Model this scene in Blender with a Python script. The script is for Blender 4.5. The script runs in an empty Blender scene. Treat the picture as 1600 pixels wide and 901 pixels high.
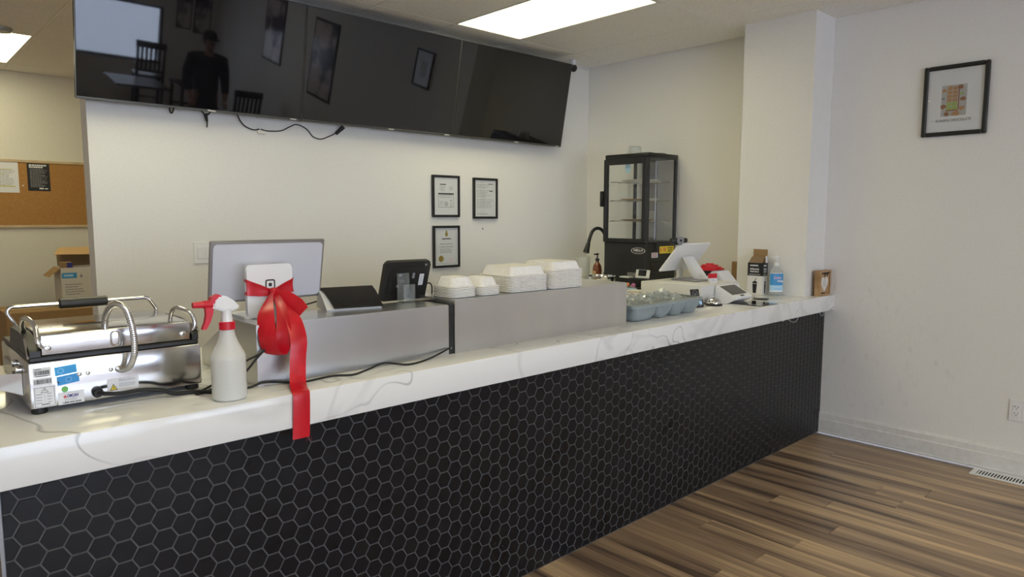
import bpy, bmesh, math, random
from mathutils import Vector, Matrix, Euler
random.seed(7)
SC = bpy.context.scene
COL = SC.collection
PI = math.pi

# ---------------------------------------------------------------- camera
cam_d = bpy.data.cameras.new('camera')
cam_d.sensor_width = 36.0
cam_d.lens = 1080.49 * 36.0 / 1600.0
cam_d.clip_start = 0.02
cam = bpy.data.objects.new('camera', cam_d)
COL.objects.link(cam)
_r = Vector((0.72973708, -0.68372682, 0.00119134))
_u = Vector((0.06980243, 0.07623276, 0.99464375))
_f = Vector((0.68015543, 0.72574527, -0.10335567))
cam.matrix_world = Matrix(((_r.x, _u.x, -_f.x, 0.0), (_r.y, _u.y, -_f.y, 0.0), (_r.z, _u.z, -_f.z, 1.4625), (0, 0, 0, 1)))
SC.camera = cam

# ---------------------------------------------------------------- world, exposure, daylight
SKY = 9.0
PANEL = 7.6
world = bpy.data.worlds.new('daylight')
SC.world = world
world.use_nodes = True
_bg = world.node_tree.nodes['Background']
_bg.inputs['Color'].default_value = (0.72, 0.81, 1.0, 1)
_bg.inputs['Strength'].default_value = SKY
SC.view_settings.view_transform = 'Standard'
SC.view_settings.look = 'None'
SC.view_settings.exposure = -0.18
SC.view_settings.gamma = 1.0
SC.view_settings.use_curve_mapping = False
try:
    SC.cycles.max_bounces = 12
    SC.cycles.diffuse_bounces = 8
    SC.cycles.transparent_max_bounces = 16
    SC.cycles.caustics_reflective = False
    SC.cycles.caustics_refractive = False
    SC.cycles.sample_clamp_indirect = 6.0
except Exception:
    pass
# portals in the shop front openings guide the sky light (they give off nothing themselves)
def portal(x0, x1, z0, z1):
    d = bpy.data.lights.new('window_portal', 'AREA')
    d.shape = 'RECTANGLE'; d.size, d.size_y = x1 - x0, z1 - z0
    d.cycles.is_portal = True
    o = bpy.data.objects.new('window_portal', d)
    o.location = ((x0 + x1) / 2, -5.02, (z0 + z1) / 2)
    o.rotation_euler = (math.pi / 2, 0, 0)
    COL.objects.link(o)
W1 = (2.45, 3.87, 0.74, 1.66)
W2_ADDED = (-2.2, 2.25, 0.12, 2.60)  # unseen wide opening, added to let in more daylight
portal(*W1); portal(*W2_ADDED)

# ---------------------------------------------------------------- dimensions
XR, XL, YB, YF, YK = 4.70, -2.5, 4.044, -5.0, 7.63
ZC = 2.741
YT, YS, ZT, ZB = 1.930, 1.872, 0.949, 0.847
YSB = 2.80
XC, YC0, YC1 = 4.42, 1.952, 2.43
Z1, Z2 = 1.137, 1.151

# ---------------------------------------------------------------- materials
def nt(m):
    return m.node_tree.nodes, m.node_tree.links

def mat(name, col, rough=0.5, metal=0.0, spec=0.5, emit=None, estr=0.0, coat=0.0, alpha=None, sss=0.0):
    m = bpy.data.materials.new(name)
    m.use_nodes = True
    b = m.node_tree.nodes['Principled BSDF']
    b.inputs['Base Color'].default_value = (*col, 1)
    b.inputs['Roughness'].default_value = rough
    b.inputs['Metallic'].default_value = metal
    b.inputs['Specular IOR Level'].default_value = spec
    if coat: b.inputs['Coat Weight'].default_value = coat
    if sss:
        b.inputs['Subsurface Weight'].default_value = sss
        b.inputs['Subsurface Radius'].default_value = (0.02, 0.02, 0.02)
    if emit:
        b.inputs['Emission Color'].default_value = (*emit, 1)
        b.inputs['Emission Strength'].default_value = estr
    return m

def add_noise(m, scale=40, stretch=(1, 1, 1), c0=None, c1=None, bump=0.0, rough=None, detail=4, lo=0.35, hi=0.65, dist=0.002, rand=False):
    """procedural variation: colour between c0 and c1, bump and roughness from a stretched noise"""
    n, l = nt(m)
    b = n['Principled BSDF']
    tc = n.new('ShaderNodeTexCoord'); mp = n.new('ShaderNodeMapping')
    mp.inputs['Scale'].default_value = stretch
    l.new(tc.outputs['Object'], mp.inputs['Vector'])
    t = n.new('ShaderNodeTexNoise'); t.noise_dimensions = '4D'
    t.inputs['Scale'].default_value = scale; t.inputs['Detail'].default_value = detail
    l.new(mp.outputs['Vector'], t.inputs['Vector'])
    if rand:
        oi = n.new('ShaderNodeObjectInfo'); mu = n.new('ShaderNodeMath'); mu.operation = 'MULTIPLY'
        mu.inputs[1].default_value = 40.0
        l.new(oi.outputs['Random'], mu.inputs[0]); l.new(mu.outputs[0], t.inputs['W'])
    if c0:
        r = n.new('ShaderNodeValToRGB')
        r.color_ramp.elements[0].position = lo; r.color_ramp.elements[0].color = (*c0, 1)
        r.color_ramp.elements[1].position = hi; r.color_ramp.elements[1].color = (*c1, 1)
        l.new(t.outputs['Fac'], r.inputs['Fac']); l.new(r.outputs['Color'], b.inputs['Base Color'])
    if bump:
        bp = n.new('ShaderNodeBump'); bp.inputs['Strength'].default_value = bump; bp.inputs['Distance'].default_value = dist
        l.new(t.outputs['Fac'], bp.inputs['Height']); l.new(bp.outputs['Normal'], b.inputs['Normal'])
    if rough:
        mr = n.new('ShaderNodeMapRange'); mr.inputs['To Min'].default_value = rough[0]; mr.inputs['To Max'].default_value = rough[1]
        mr.inputs['From Min'].default_value = 0.3; mr.inputs['From Max'].default_value = 0.7
        l.new(t.outputs['Fac'], mr.inputs['Value']); l.new(mr.outputs['Result'], b.inputs['Roughness'])
    return m

def thin_glass(name, tint=(1, 1, 1), rough=0.02, fac=1.0, haze=0.0, hazecol=(0.8, 0.85, 0.85)):
    m = bpy.data.materials.new(name); m.use_nodes = True
    n, l = nt(m); n.clear()
    o = n.new('ShaderNodeOutputMaterial'); mx = n.new('ShaderNodeMixShader')
    tr = n.new('ShaderNodeBsdfTransparent'); tr.inputs['Color'].default_value = (*tint, 1)
    gl = n.new('ShaderNodeBsdfGlossy'); gl.inputs['Roughness'].default_value = rough
    lw = n.new('ShaderNodeLayerWeight'); lw.inputs['Blend'].default_value = 0.5
    pw = n.new('ShaderNodeMath'); pw.operation = 'POWER'; pw.inputs[1].default_value = 5.0
    mu = n.new('ShaderNodeMath'); mu.operation = 'MULTIPLY_ADD'; mu.inputs[1].default_value = 0.9 * fac; mu.inputs[2].default_value = 0.04 * fac; mu.use_clamp = True
    l.new(lw.outputs['Facing'], pw.inputs[0]); l.new(pw.outputs[0], mu.inputs[0]); l.new(mu.outputs[0], mx.inputs['Fac'])
    base = tr
    if haze:
        df = n.new('ShaderNodeBsdfDiffuse'); df.inputs['Color'].default_value = (*hazecol, 1)
        m2 = n.new('ShaderNodeMixShader'); m2.inputs['Fac'].default_value = haze
        l.new(tr.outputs[0], m2.inputs[1]); l.new(df.outputs[0], m2.inputs[2]); base = m2
    l.new(base.outputs[0], mx.inputs[1]); l.new(gl.outputs[0], mx.inputs[2]); l.new(mx.outputs[0], o.inputs['Surface'])
    return m

M = {}
M['wall'] = add_noise(mat('wall_paint', (0.80, 0.79, 0.765), 0.55, spec=0.35), 90, bump=0.06, c0=(0.785, 0.775, 0.75), c1=(0.815, 0.805, 0.78), rough=(0.5, 0.6))
M['column'] = M['wall']
def scuffed_wall():
    """the wall paint with hand and shoe scuffs round one worn spot near the counter end"""
    m = M['wall'].copy(); m.name = 'scuffed_wall_paint'
    n, l = nt(m); b = n['Principled BSDF']
    src = b.inputs['Base Color'].links[0].from_socket
    tc = n.new('ShaderNodeTexCoord'); fac = None
    for (cy, cz, rad, sc, seed) in ((1.62, 0.42, 0.42, 26, 1.0), (1.55, 0.88, 0.30, 30, 5.0), (1.35, 0.55, 0.35, 22, 9.0)):
        ds = n.new('ShaderNodeVectorMath'); ds.operation = 'DISTANCE'; ds.inputs[1].default_value = (XR, cy, cz)
        l.new(tc.outputs['Object'], ds.inputs[0])
        mk = n.new('ShaderNodeMapRange'); mk.inputs['From Min'].default_value = 0.05; mk.inputs['From Max'].default_value = rad
        mk.inputs['To Min'].default_value = 1.0; mk.inputs['To Max'].default_value = 0.0; l.new(ds.outputs['Value'], mk.inputs['Value'])
        mp = n.new('ShaderNodeMapping'); mp.inputs['Location'].default_value = (seed, seed, seed); mp.inputs['Scale'].default_value = (1, 1, 0.45); l.new(tc.outputs['Object'], mp.inputs['Vector'])
        t = n.new('ShaderNodeTexNoise'); t.inputs['Scale'].default_value = sc; t.inputs['Detail'].default_value = 8; l.new(mp.outputs[0], t.inputs['Vector'])
        th = n.new('ShaderNodeMapRange'); th.inputs['From Min'].default_value = 0.58; th.inputs['From Max'].default_value = 0.72; l.new(t.outputs['Fac'], th.inputs['Value'])
        mu = n.new('ShaderNodeMath'); mu.operation = 'MULTIPLY'; l.new(mk.outputs[0], mu.inputs[0]); l.new(th.outputs[0], mu.inputs[1])
        if fac is None: fac = mu
        else:
            ad = n.new('ShaderNodeMath'); ad.operation = 'ADD'; ad.use_clamp = True; l.new(fac.outputs[0], ad.inputs[0]); l.new(mu.outputs[0], ad.inputs[1]); fac = ad
    k = n.new('ShaderNodeMath'); k.operation = 'MULTIPLY'; k.inputs[1].default_value = 0.26; l.new(fac.outputs[0], k.inputs[0])
    mx = n.new('ShaderNodeMix'); mx.data_type = 'RGBA'; mx.inputs[7].default_value = (0.48, 0.38, 0.33, 1)
    l.new(k.outputs[0], mx.inputs[0]); l.new(src, mx.inputs[6]); l.new(mx.outputs[2], b.inputs['Base Color'])
    return m
M['scuffed'] = scuffed_wall()
M['kitchen_wall'] = add_noise(mat('kitchen_paint', (0.70, 0.67, 0.58), 0.55), 90, bump=0.06, c0=(0.685, 0.655, 0.565), c1=(0.715, 0.685, 0.595))
M['trim'] = add_noise(mat('trim_paint', (0.76, 0.755, 0.73), 0.35), 30, c0=(0.71, 0.70, 0.67), c1=(0.78, 0.775, 0.75), bump=0.03)
M['tile_ceiling'] = add_noise(mat('acoustic_tile', (0.70, 0.69, 0.66), 0.9, spec=0.1), 160, c0=(0.76, 0.75, 0.72), c1=(0.90, 0.89, 0.86), bump=0.6, detail=3, dist=0.004, lo=0.38, hi=0.55)
M['grid'] = mat('ceiling_grid_paint', (0.70, 0.69, 0.66), 0.45)
M['gap'] = mat('ceiling_shadow_gap', (0.05, 0.05, 0.045), 0.9)
M['tile'] = add_noise(mat('matte_black_tile', (0.009, 0.009, 0.011), 0.3, spec=0.3), 6, c0=(0.006, 0.006, 0.0075), c1=(0.009, 0.009, 0.011), rough=(0.26, 0.36), rand=True)
M['grout'] = add_noise(mat('grey_grout', (0.2, 0.2, 0.21), 0.9, spec=0.1), 60, c0=(0.10, 0.10, 0.105), c1=(0.125, 0.125, 0.13))
M['steel'] = add_noise(mat('brushed_steel', (0.62, 0.61, 0.60), 0.3, 1.0), 3, stretch=(2.2, 1, 0.7), c0=(0.66, 0.65, 0.64), c1=(0.75, 0.74, 0.73), detail=2, lo=0.2, hi=0.8)
M['steel_dark'] = add_noise(mat('worn_steel', (0.45, 0.44, 0.42), 0.36, 1.0), 9, stretch=(1, 1, 3), c0=(0.38, 0.37, 0.35), c1=(0.52, 0.51, 0.49), rough=(0.3, 0.46))
M['grill_steel'] = add_noise(mat('grill_steel', (0.66, 0.64, 0.63), 0.16, 1.0), 3, stretch=(3, 1, 1), c0=(0.58, 0.565, 0.56), c1=(0.64, 0.625, 0.62), rough=(0.12, 0.2), detail=2)
M['chrome'] = mat('chrome', (0.72, 0.72, 0.72), 0.1, 1.0)
M['black_plastic'] = add_noise(mat('black_plastic', (0.012, 0.012, 0.013), 0.38), 80, rough=(0.32, 0.45))
M['black_rubber'] = mat('black_rubber', (0.010, 0.010, 0.010), 0.6)
M['black_cast'] = mat('black_cast_iron', (0.014, 0.014, 0.015), 0.45)
M['screen'] = mat('dark_glossy_screen', (0.004, 0.004, 0.006), 0.025, spec=0.75)
M['bezel'] = mat('bezel', (0.02, 0.02, 0.02), 0.3)
M['bezel_strip'] = mat('bezel_strip', (0.10, 0.10, 0.098), 0.35, 0.6)
M['white_plastic'] = mat('white_plastic', (0.78, 0.78, 0.78), 0.28)
M['white_gloss'] = mat('white_gloss', (0.82, 0.82, 0.83), 0.1)
M['lavender'] = mat('pale_grey_back', (0.60, 0.60, 0.66), 0.4)
M['alu'] = mat('aluminium_edge', (0.40, 0.40, 0.41), 0.3, 0.8)
M['black'] = mat('flat_black', (0.01, 0.01, 0.011), 0.5)
M['ink'] = mat('ink', (0.03, 0.03, 0.035), 0.7)
M['ink_grey'] = mat('ink_grey', (0.25, 0.25, 0.27), 0.8)
M['paper'] = mat('paper', (0.76, 0.76, 0.78), 0.8, spec=0.2)
M['paper_warm'] = mat('paper_warm', (0.76, 0.74, 0.70), 0.8, spec=0.2)
M['red'] = mat('red_plastic', (0.62, 0.012, 0.03), 0.3)
M['satin'] = add_noise(mat('red_satin', (0.55, 0.005, 0.016), 0.34, spec=0.5), 25, bump=0.12, stretch=(1, 1, 0.3), c0=(0.48, 0.004, 0.013), c1=(0.60, 0.007, 0.02))
M['hdpe'] = thin_glass('milky_bottle', (0.93, 0.94, 0.92), 0.3, 0.8, haze=0.62, hazecol=(0.86, 0.86, 0.83))
M['liquid'] = mat('milky_liquid', (0.74, 0.75, 0.71), 0.3)
M['fibre'] = add_noise(mat('moulded_fibre', (0.84, 0.82, 0.78), 0.75, spec=0.2), 120, bump=0.1, c0=(0.80, 0.78, 0.74), c1=(0.87, 0.85, 0.82))
M['glass'] = thin_glass('clear_glass', (0.99, 0.995, 0.992), 0.01, 0.85)
M['acrylic'] = thin_glass('clear_acrylic', (0.96, 0.97, 0.97), 0.03, 1.6, haze=0.10)
M['bag'] = thin_glass('clear_plastic_bag', (0.98, 0.99, 0.99), 0.18, 1.5, haze=0.20)
M['bin'] = add_noise(mat('grey_green_plastic', (0.27, 0.315, 0.32), 0.42), 30, c0=(0.262, 0.305, 0.31), c1=(0.285, 0.33, 0.335))
M['cork'] = add_noise(mat('cork', (0.42, 0.22, 0.075), 0.9, spec=0.1), 220, c0=(0.33, 0.165, 0.05), c1=(0.50, 0.27, 0.10), bump=0.3)
M['pine'] = add_noise(mat('pale_wood', (0.55, 0.42, 0.26), 0.5), 12, stretch=(1, 1, 8), c0=(0.48, 0.36, 0.21), c1=(0.60, 0.47, 0.30))
M['oak_block'] = add_noise(mat('wood_block', (0.42, 0.25, 0.11), 0.5), 14, stretch=(6, 1, 1), c0=(0.33, 0.185, 0.075), c1=(0.50, 0.31, 0.15))
M['card'] = add_noise(mat('brown_card', (0.42, 0.27, 0.13), 0.8, spec=0.15), 20, stretch=(1, 1, 10), c0=(0.30, 0.19, 0.09), c1=(0.37, 0.24, 0.12))
M['card_light'] = mat('card_flap', (0.55, 0.36, 0.18), 0.8, spec=0.15)
M['card_brown_dark'] = mat('card_inside', (0.24, 0.16, 0.09), 0.85)
M['carton_white'] = mat('white_carton', (0.60, 0.58, 0.53), 0.7)
M['blue'] = mat('label_blue', (0.05, 0.30, 0.62), 0.4)
M['blue_sticker'] = mat('sticker_blue', (0.03, 0.36, 0.75), 0.35)
M['blue_sticker_dark'] = mat('sticker_blue_dark', (0.02, 0.27, 0.64), 0.35)
M['blue_pale'] = mat('label_pale_blue', (0.42, 0.66, 0.86), 0.45)
M['pink'] = mat('label_pink', (0.80, 0.50, 0.66), 0.5)
M['green'] = mat('green_sticker', (0.05, 0.42, 0.10), 0.4)
M['yellow'] = mat('yellow_sticker', (0.80, 0.62, 0.03), 0.45)
M['gold'] = mat('gold_seal', (0.42, 0.32, 0.08), 0.4, 0.4)
M['navy'] = mat('navy_ink', (0.03, 0.03, 0.22), 0.6)
M['orange'] = mat('orange_candy', (0.80, 0.26, 0.08), 0.25)
M['purple'] = mat('mauve_candy', (0.50, 0.16, 0.36), 0.25)
M['amber'] = mat('amber_soap', (0.22, 0.06, 0.025), 0.15, coat=0.5)
M['wood_dark'] = mat('dark_chair_wood', (0.02, 0.013, 0.01), 0.35)
M['coat'] = mat('dark_cloth', (0.015, 0.015, 0.017), 0.9)
M['skin'] = mat('skin', (0.35, 0.20, 0.14), 0.5, sss=0.1)
M['snow'] = mat('pavement_pale', (0.70, 0.72, 0.76), 0.9)
M['poster_dark'] = add_noise(mat('poster_print', (0.2, 0.2, 0.25), 0.12), 3, c0=(0.08, 0.07, 0.10), c1=(0.75, 0.66, 0.66), lo=0.42, hi=0.56)
M['grey_metal'] = mat('grey_metal', (0.30, 0.30, 0.31), 0.4, 0.6)
M['white_enamel'] = mat('register_enamel', (0.70, 0.69, 0.65), 0.4)
M['hole'] = mat('dark_hole', (0.015, 0.015, 0.015), 0.9)
M['brown_art'] = mat('choc_brown', (0.30, 0.13, 0.06), 0.8)
M['brown_art2'] = mat('choc_tan', (0.45, 0.25, 0.12), 0.8)
M['green_art'] = mat('pistachio', (0.33, 0.45, 0.10), 0.8)
M['grey_art'] = mat('art_grey', (0.45, 0.45, 0.44), 0.8)
M['highlight'] = mat('highlighter', (0.72, 0.68, 0.28), 0.8)

def panel_material():
    m = bpy.data.materials.new('led_panel'); m.use_nodes = True
    n, l = nt(m); n.clear()
    o = n.new('ShaderNodeOutputMaterial'); e = n.new('ShaderNodeEmission')
    e.inputs['Color'].default_value = (1.0, 0.935, 0.60, 1); e.inputs['Strength'].default_value = PANEL
    l.new(e.outputs[0], o.inputs['Surface'])
    return m
M['panel'] = panel_material()

def wood_floor():
    m = mat('walnut_plank', (0.25, 0.17, 0.1), 0.34)
    n, l = nt(m); b = n['Principled BSDF']
    tc = n.new('ShaderNodeTexCoord'); oi = n.new('ShaderNodeObjectInfo')
    mu = n.new('ShaderNodeMath'); mu.operation = 'MULTIPLY'; mu.inputs[1].default_value = 60
    l.new(oi.outputs['Random'], mu.inputs[0])
    def noise(sx, sy, sc, det, dist=0.0, off=0.0):
        mp = n.new('ShaderNodeMapping'); mp.inputs['Scale'].default_value = (sx, sy, 1); mp.inputs['Location'].default_value = (off, off * 2, 0)
        l.new(tc.outputs['Object'], mp.inputs['Vector'])
        t = n.new('ShaderNodeTexNoise'); t.noise_dimensions = '4D'; t.inputs['Scale'].default_value = sc; t.inputs['Detail'].default_value = det
        t.inputs['Distortion'].default_value = dist
        l.new(mp.outputs[0], t.inputs['Vector']); l.new(mu.outputs[0], t.inputs['W'])
        return t
    big = noise(11, 0.55, 1.0, 3, 0.6)
    fine = noise(90, 2.2, 1.0, 5, 0.2, 3.1)
    r = n.new('ShaderNodeValToRGB'); cr = r.color_ramp
    cr.elements[0].position = 0.36; cr.elements[0].color = (0.115, 0.077, 0.056, 1)
    cr.elements[1].position = 0.66; cr.elements[1].color = (0.66, 0.48, 0.29, 1)
    for p, c in ((0.43, (0.27, 0.185, 0.125, 1)), (0.52, (0.38, 0.265, 0.17, 1)), (0.585, (0.54, 0.39, 0.24, 1))):
        e = cr.elements.new(p); e.color = c
    l.new(big.outputs['Fac'], r.inputs['Fac'])
    r2 = n.new('ShaderNodeValToRGB')
    r2.color_ramp.elements[0].position = 0.3; r2.color_ramp.elements[0].color = (0.68, 0.66, 0.64, 1)
    r2.color_ramp.elements[1].position = 0.68; r2.color_ramp.elements[1].color = (1.12, 1.1, 1.08, 1)
    l.new(fine.outputs['Fac'], r2.inputs['Fac'])
    mx = n.new('ShaderNodeMix'); mx.data_type = 'RGBA'; mx.blend_type = 'MULTIPLY'; mx.inputs[0].default_value = 1.0
    l.new(r.outputs[0], mx.inputs[6]); l.new(r2.outputs[0], mx.inputs[7])
    l.new(mx.outputs[2], b.inputs['Base Color'])
    bp = n.new('ShaderNodeBump'); bp.inputs['Strength'].default_value = 0.08; bp.inputs['Distance'].default_value = 0.001
    l.new(fine.outputs['Fac'], bp.inputs['Height']); l.new(bp.outputs[0], b.inputs['Normal'])
    return m
M['plank'] = wood_floor()

def marble():
    m = mat('white_quartz', (0.80, 0.795, 0.78), 0.12)
    n, l = nt(m); b = n['Principled BSDF']
    tc = n.new('ShaderNodeTexCoord')
    def vein(scale, width, seed, detail=4, dist=0.6):
        mp = n.new('ShaderNodeMapping'); mp.inputs['Location'].default_value = (seed, seed * .7, seed * .3); mp.inputs['Rotation'].default_value = (0.3, 0.5, 0.6)
        l.new(tc.outputs['Object'], mp.inputs['Vector'])
        t = n.new('ShaderNodeTexNoise'); t.inputs['Scale'].default_value = scale; t.inputs['Detail'].default_value = detail
        t.inputs['Roughness'].default_value = 0.55; t.inputs['Distortion'].default_value = dist
        l.new(mp.outputs[0], t.inputs['Vector'])
        s = n.new('ShaderNodeMath'); s.operation = 'SUBTRACT'; s.inputs[1].default_value = 0.5
        a = n.new('ShaderNodeMath'); a.operation = 'ABSOLUTE'
        l.new(t.outputs['Fac'], s.inputs[0]); l.new(s.outputs[0], a.inputs[0])
        mr = n.new('ShaderNodeMapRange'); mr.inputs['From Min'].default_value = 0.0; mr.inputs['From Max'].default_value = width
        mr.inputs['To Min'].default_value = 1.0; mr.inputs['To Max'].default_value = 0.0
        l.new(a.outputs[0], mr.inputs['Value'])
        return mr
    v1 = vein(1.3, 0.0045, 2.3, 3, 0.5); v2 = vein(1.25, 0.035, 11.7, 3, 1.2)
    mk = n.new('ShaderNodeTexNoise'); mk.inputs['Scale'].default_value = 2.2
    l.new(tc.outputs['Object'], mk.inputs['Vector'])
    mm = n.new('ShaderNodeMapRange'); mm.inputs['From Min'].default_value = 0.42; mm.inputs['From Max'].default_value = 0.54
    l.new(mk.outputs['Fac'], mm.inputs['Value'])
    p1 = n.new('ShaderNodeMath'); p1.operation = 'MULTIPLY'; l.new(v1.outputs[0], p1.inputs[0]); l.new(mm.outputs[0], p1.inputs[1])
    p2 = n.new('ShaderNodeMath'); p2.operation = 'MULTIPLY'; l.new(v2.outputs[0], p2.inputs[0]); p2.inputs[1].default_value = 0.22
    q = n.new('ShaderNodeMath'); q.operation = 'MULTIPLY'; q.inputs[1].default_value = 0.75; l.new(p1.outputs[0], q.inputs[0])
    sm = n.new('ShaderNodeMath'); sm.operation = 'ADD'; sm.use_clamp = True; l.new(q.outputs[0], sm.inputs[0]); l.new(p2.outputs[0], sm.inputs[1])
    mx = n.new('ShaderNodeMix'); mx.data_type = 'RGBA'
    mx.inputs[6].default_value = (0.80, 0.795, 0.78, 1); mx.inputs[7].default_value = (0.34, 0.335, 0.33, 1)
    l.new(sm.outputs[0], mx.inputs[0]); l.new(mx.outputs[2], b.inputs['Base Color'])
    return m
M['quartz'] = marble()

# ---------------------------------------------------------------- mesh building
def rotm(rx=0, ry=0, rz=0):
    return Euler((rx, ry, rz), 'XYZ').to_matrix()

class MB:
    """collects shapes into one bmesh"""
    def __init__(s): s.bm = bmesh.new()
    def faces(s, vs, fs):
        b = [s.bm.verts.new(v) for v in vs]
        for f in fs:
            try: s.bm.faces.new([b[i] for i in f])
            except ValueError: pass
        return s
    def box(s, c, d, bev=0.0, rot=None, seg=1):
        t = bmesh.new()
        bmesh.ops.create_cube(t, size=1.0)
        for v in t.verts: v.co = Vector((v.co.x * d[0], v.co.y * d[1], v.co.z * d[2]))
        if bev > 0:
            bmesh.ops.bevel(t, geom=list(t.edges), offset=bev, segments=seg, affect='EDGES', profile=0.5)
        for v in t.verts:
            v.co = (rot @ v.co if rot else v.co) + Vector(c)
        s._merge(t)
        return s
    def span(s, a, b, bev=0.0, seg=1):
        return s.box([(a[i] + b[i]) / 2 for i in range(3)], [abs(b[i] - a[i]) for i in range(3)], bev, None, seg)
    def _merge(s, t):
        me = bpy.data.meshes.new('t'); t.to_mesh(me); t.free(); s.bm.from_mesh(me); bpy.data.meshes.remove(me)
    def hexa(s, p):
        """8 points: bottom loop 4 then top loop 4"""
        return s.faces(p, [(3, 2, 1, 0), (4, 5, 6, 7), (0, 1, 5, 4), (1, 2, 6, 5), (2, 3, 7, 6), (3, 0, 4, 7)])
    def lathe(s, prof, c=(0, 0, 0), n=24, rot=None, cap=True, sx=1.0, sy=1.0):
        vs, fs = [], []
        for r, z in prof:
            for i in range(n):
                a = 2 * PI * i / n
                v = Vector((r * math.cos(a) * sx, r * math.sin(a) * sy, z))
                vs.append((rot @ v if rot else v) + Vector(c))
        k = len(prof)
        for j in range(k - 1):
            for i in range(n):
                fs.append((j * n + i, j * n + (i + 1) % n, (j + 1) * n + (i + 1) % n, (j + 1) * n + i))
        if cap:
            fs.append(tuple(reversed(range(n)))); fs.append(tuple(range((k - 1) * n, k * n)))
        return s.faces(vs, fs)
    def cyl(s, p0, p1, r, n=16, r1=None):
        p0, p1 = Vector(p0), Vector(p1); d = p1 - p0
        q = d.to_track_quat('Z', 'Y').to_matrix()
        return s.lathe([(r, 0), (r if r1 is None else r1, d.length)], p0, n, q)
    def tube(s, pts, r, n=10, smooth=0, closed=False, rad=None):
        P = [Vector(p) for p in pts]
        if smooth: P = catmull(P, smooth, closed)
        k = len(P); vs, fs = [], []
        up = None
        for i, p in enumerate(P):
            a = P[(i - 1) % k] if (i or closed) else p
            b = P[(i + 1) % k] if (i < k - 1 or closed) else p
            t = (b - a).normalized()
            if up is None:
                up = Vector((0, 0, 1)) if abs(t.z) < 0.9 else Vector((1, 0, 0))
            x = (up - t * up.dot(t)).normalized(); up = x
            y = t.cross(x)
            rr = rad(i / (k - 1)) if rad else r
            for j in range(n):
                an = 2 * PI * j / n
                vs.append(p + (x * math.cos(an) + y * math.sin(an)) * rr)
        for i in range(k if closed else k - 1):
            for j in range(n):
                i2 = (i + 1) % k
                fs.append((i * n + j, i * n + (j + 1) % n, i2 * n + (j + 1) % n, i2 * n + j))
        if not closed:
            fs.append(tuple(reversed(range(n)))); fs.append(tuple(range((k - 1) * n, k * n)))
        return s.faces(vs, fs)
    def prism(s, poly, ax, a, b):
        """extrude a 2D polygon along axis ax ('x','y','z') from a to b; poly in the other two axes in order"""
        def P(u, v, w):
            return {'x': (w, u, v), 'y': (u, w, v), 'z': (u, v, w)}[ax]
        n = len(poly)
        vs = [P(u, v, a) for u, v in poly] + [P(u, v, b) for u, v in poly]
        fs = [tuple(reversed(range(n))), tuple(range(n, 2 * n))] + [(i, (i + 1) % n, n + (i + 1) % n, n + i) for i in range(n)]
        return s.faces(vs, fs)
    def ribbon(s, pts, w, wdir, th=0.0012, smooth=6):
        """a band of cloth: centre line pts, widths w (list or number) along wdir (vector or list)"""
        P = catmull([Vector(p) for p in pts], smooth)
        k = len(P); m = len(pts)
        vs, fs = [], []
        for i, p in enumerate(P):
            t = i / (k - 1) * (m - 1); j = min(int(t), m - 2); f = t - j
            ww = w if not isinstance(w, (list, tuple)) else w[j] * (1 - f) + w[j + 1] * f
            wd = Vector(wdir) if not isinstance(wdir, list) else (Vector(wdir[j]) * (1 - f) + Vector(wdir[j + 1]) * f)
            wd = wd.normalized()
            tg = (P[min(i + 1, k - 1)] - P[max(i - 1, 0)]).normalized()
            nn = tg.cross(wd).normalized()
            for q in (-1, -0.5, 0, 0.5, 1):
                bow = nn * (0.0025 * (1 - q * q))
                vs.append(p + wd * ww * 0.5 * q + bow)
        for i in range(k - 1):
            for q in range(4):
                fs.append((i * 5 + q, i * 5 + q + 1, (i + 1) * 5 + q + 1, (i + 1) * 5 + q))
        t = bmesh.new(); b = [t.verts.new(v) for v in vs]
        for f in fs: t.faces.new([b[i] for i in f])
        bmesh.ops.recalc_face_normals(t, faces=t.faces)
        bmesh.ops.solidify(t, geom=list(t.faces), thickness=th)
        s._merge(t); return s
    def build(s, name, m, parent=None, smooth=35, recalc=True, loc=None):
        if recalc: bmesh.ops.recalc_face_normals(s.bm, faces=s.bm.faces)
        me = bpy.data.meshes.new(name); s.bm.to_mesh(me); s.bm.free()
        me.materials.append(M[m] if isinstance(m, str) else m)
        if smooth:
            for p in me.polygons: p.use_smooth = True
            me.set_sharp_from_angle(angle=math.radians(smooth))
        return link(name, me, parent, loc)

def catmull(P, n, closed=False):
    out = []; k = len(P)
    for i in range(k if closed else k - 1):
        if closed: a, b, c, d = P[(i - 1) % k], P[i], P[(i + 1) % k], P[(i + 2) % k]
        else: a, b, c, d = P[max(i - 1, 0)], P[i], P[i + 1], P[min(i + 2, k - 1)]
        for j in range(n):
            t = j / n
            out.append(0.5 * ((2 * b) + (c - a) * t + (2 * a - 5 * b + 4 * c - d) * t * t + (3 * b - 3 * c + d - a) * t ** 3))
    if not closed: out.append(P[-1].copy())
    return out

def link(name, me, parent=None, loc=None):
    o = bpy.data.objects.new(name, me); COL.objects.link(o)
    if parent: o.parent = parent
    if loc: o.location = loc
    return o

def tag(o, label=None, cat=None, group=None, kind=None):
    if label: o['label'] = label
    if cat: o['category'] = cat
    if group: o['group'] = group
    if kind: o['kind'] = kind
    return o

def thing(name, label, cat, loc=(0, 0, 0), rz=0, group=None):
    o = bpy.data.objects.new(name, None); COL.objects.link(o)
    o.empty_display_size = 0.05
    o.location = loc; o.rotation_euler = (0, 0, rz)
    return tag(o, label, cat, group)

def struct(o): o['kind'] = 'structure'; return o

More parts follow.
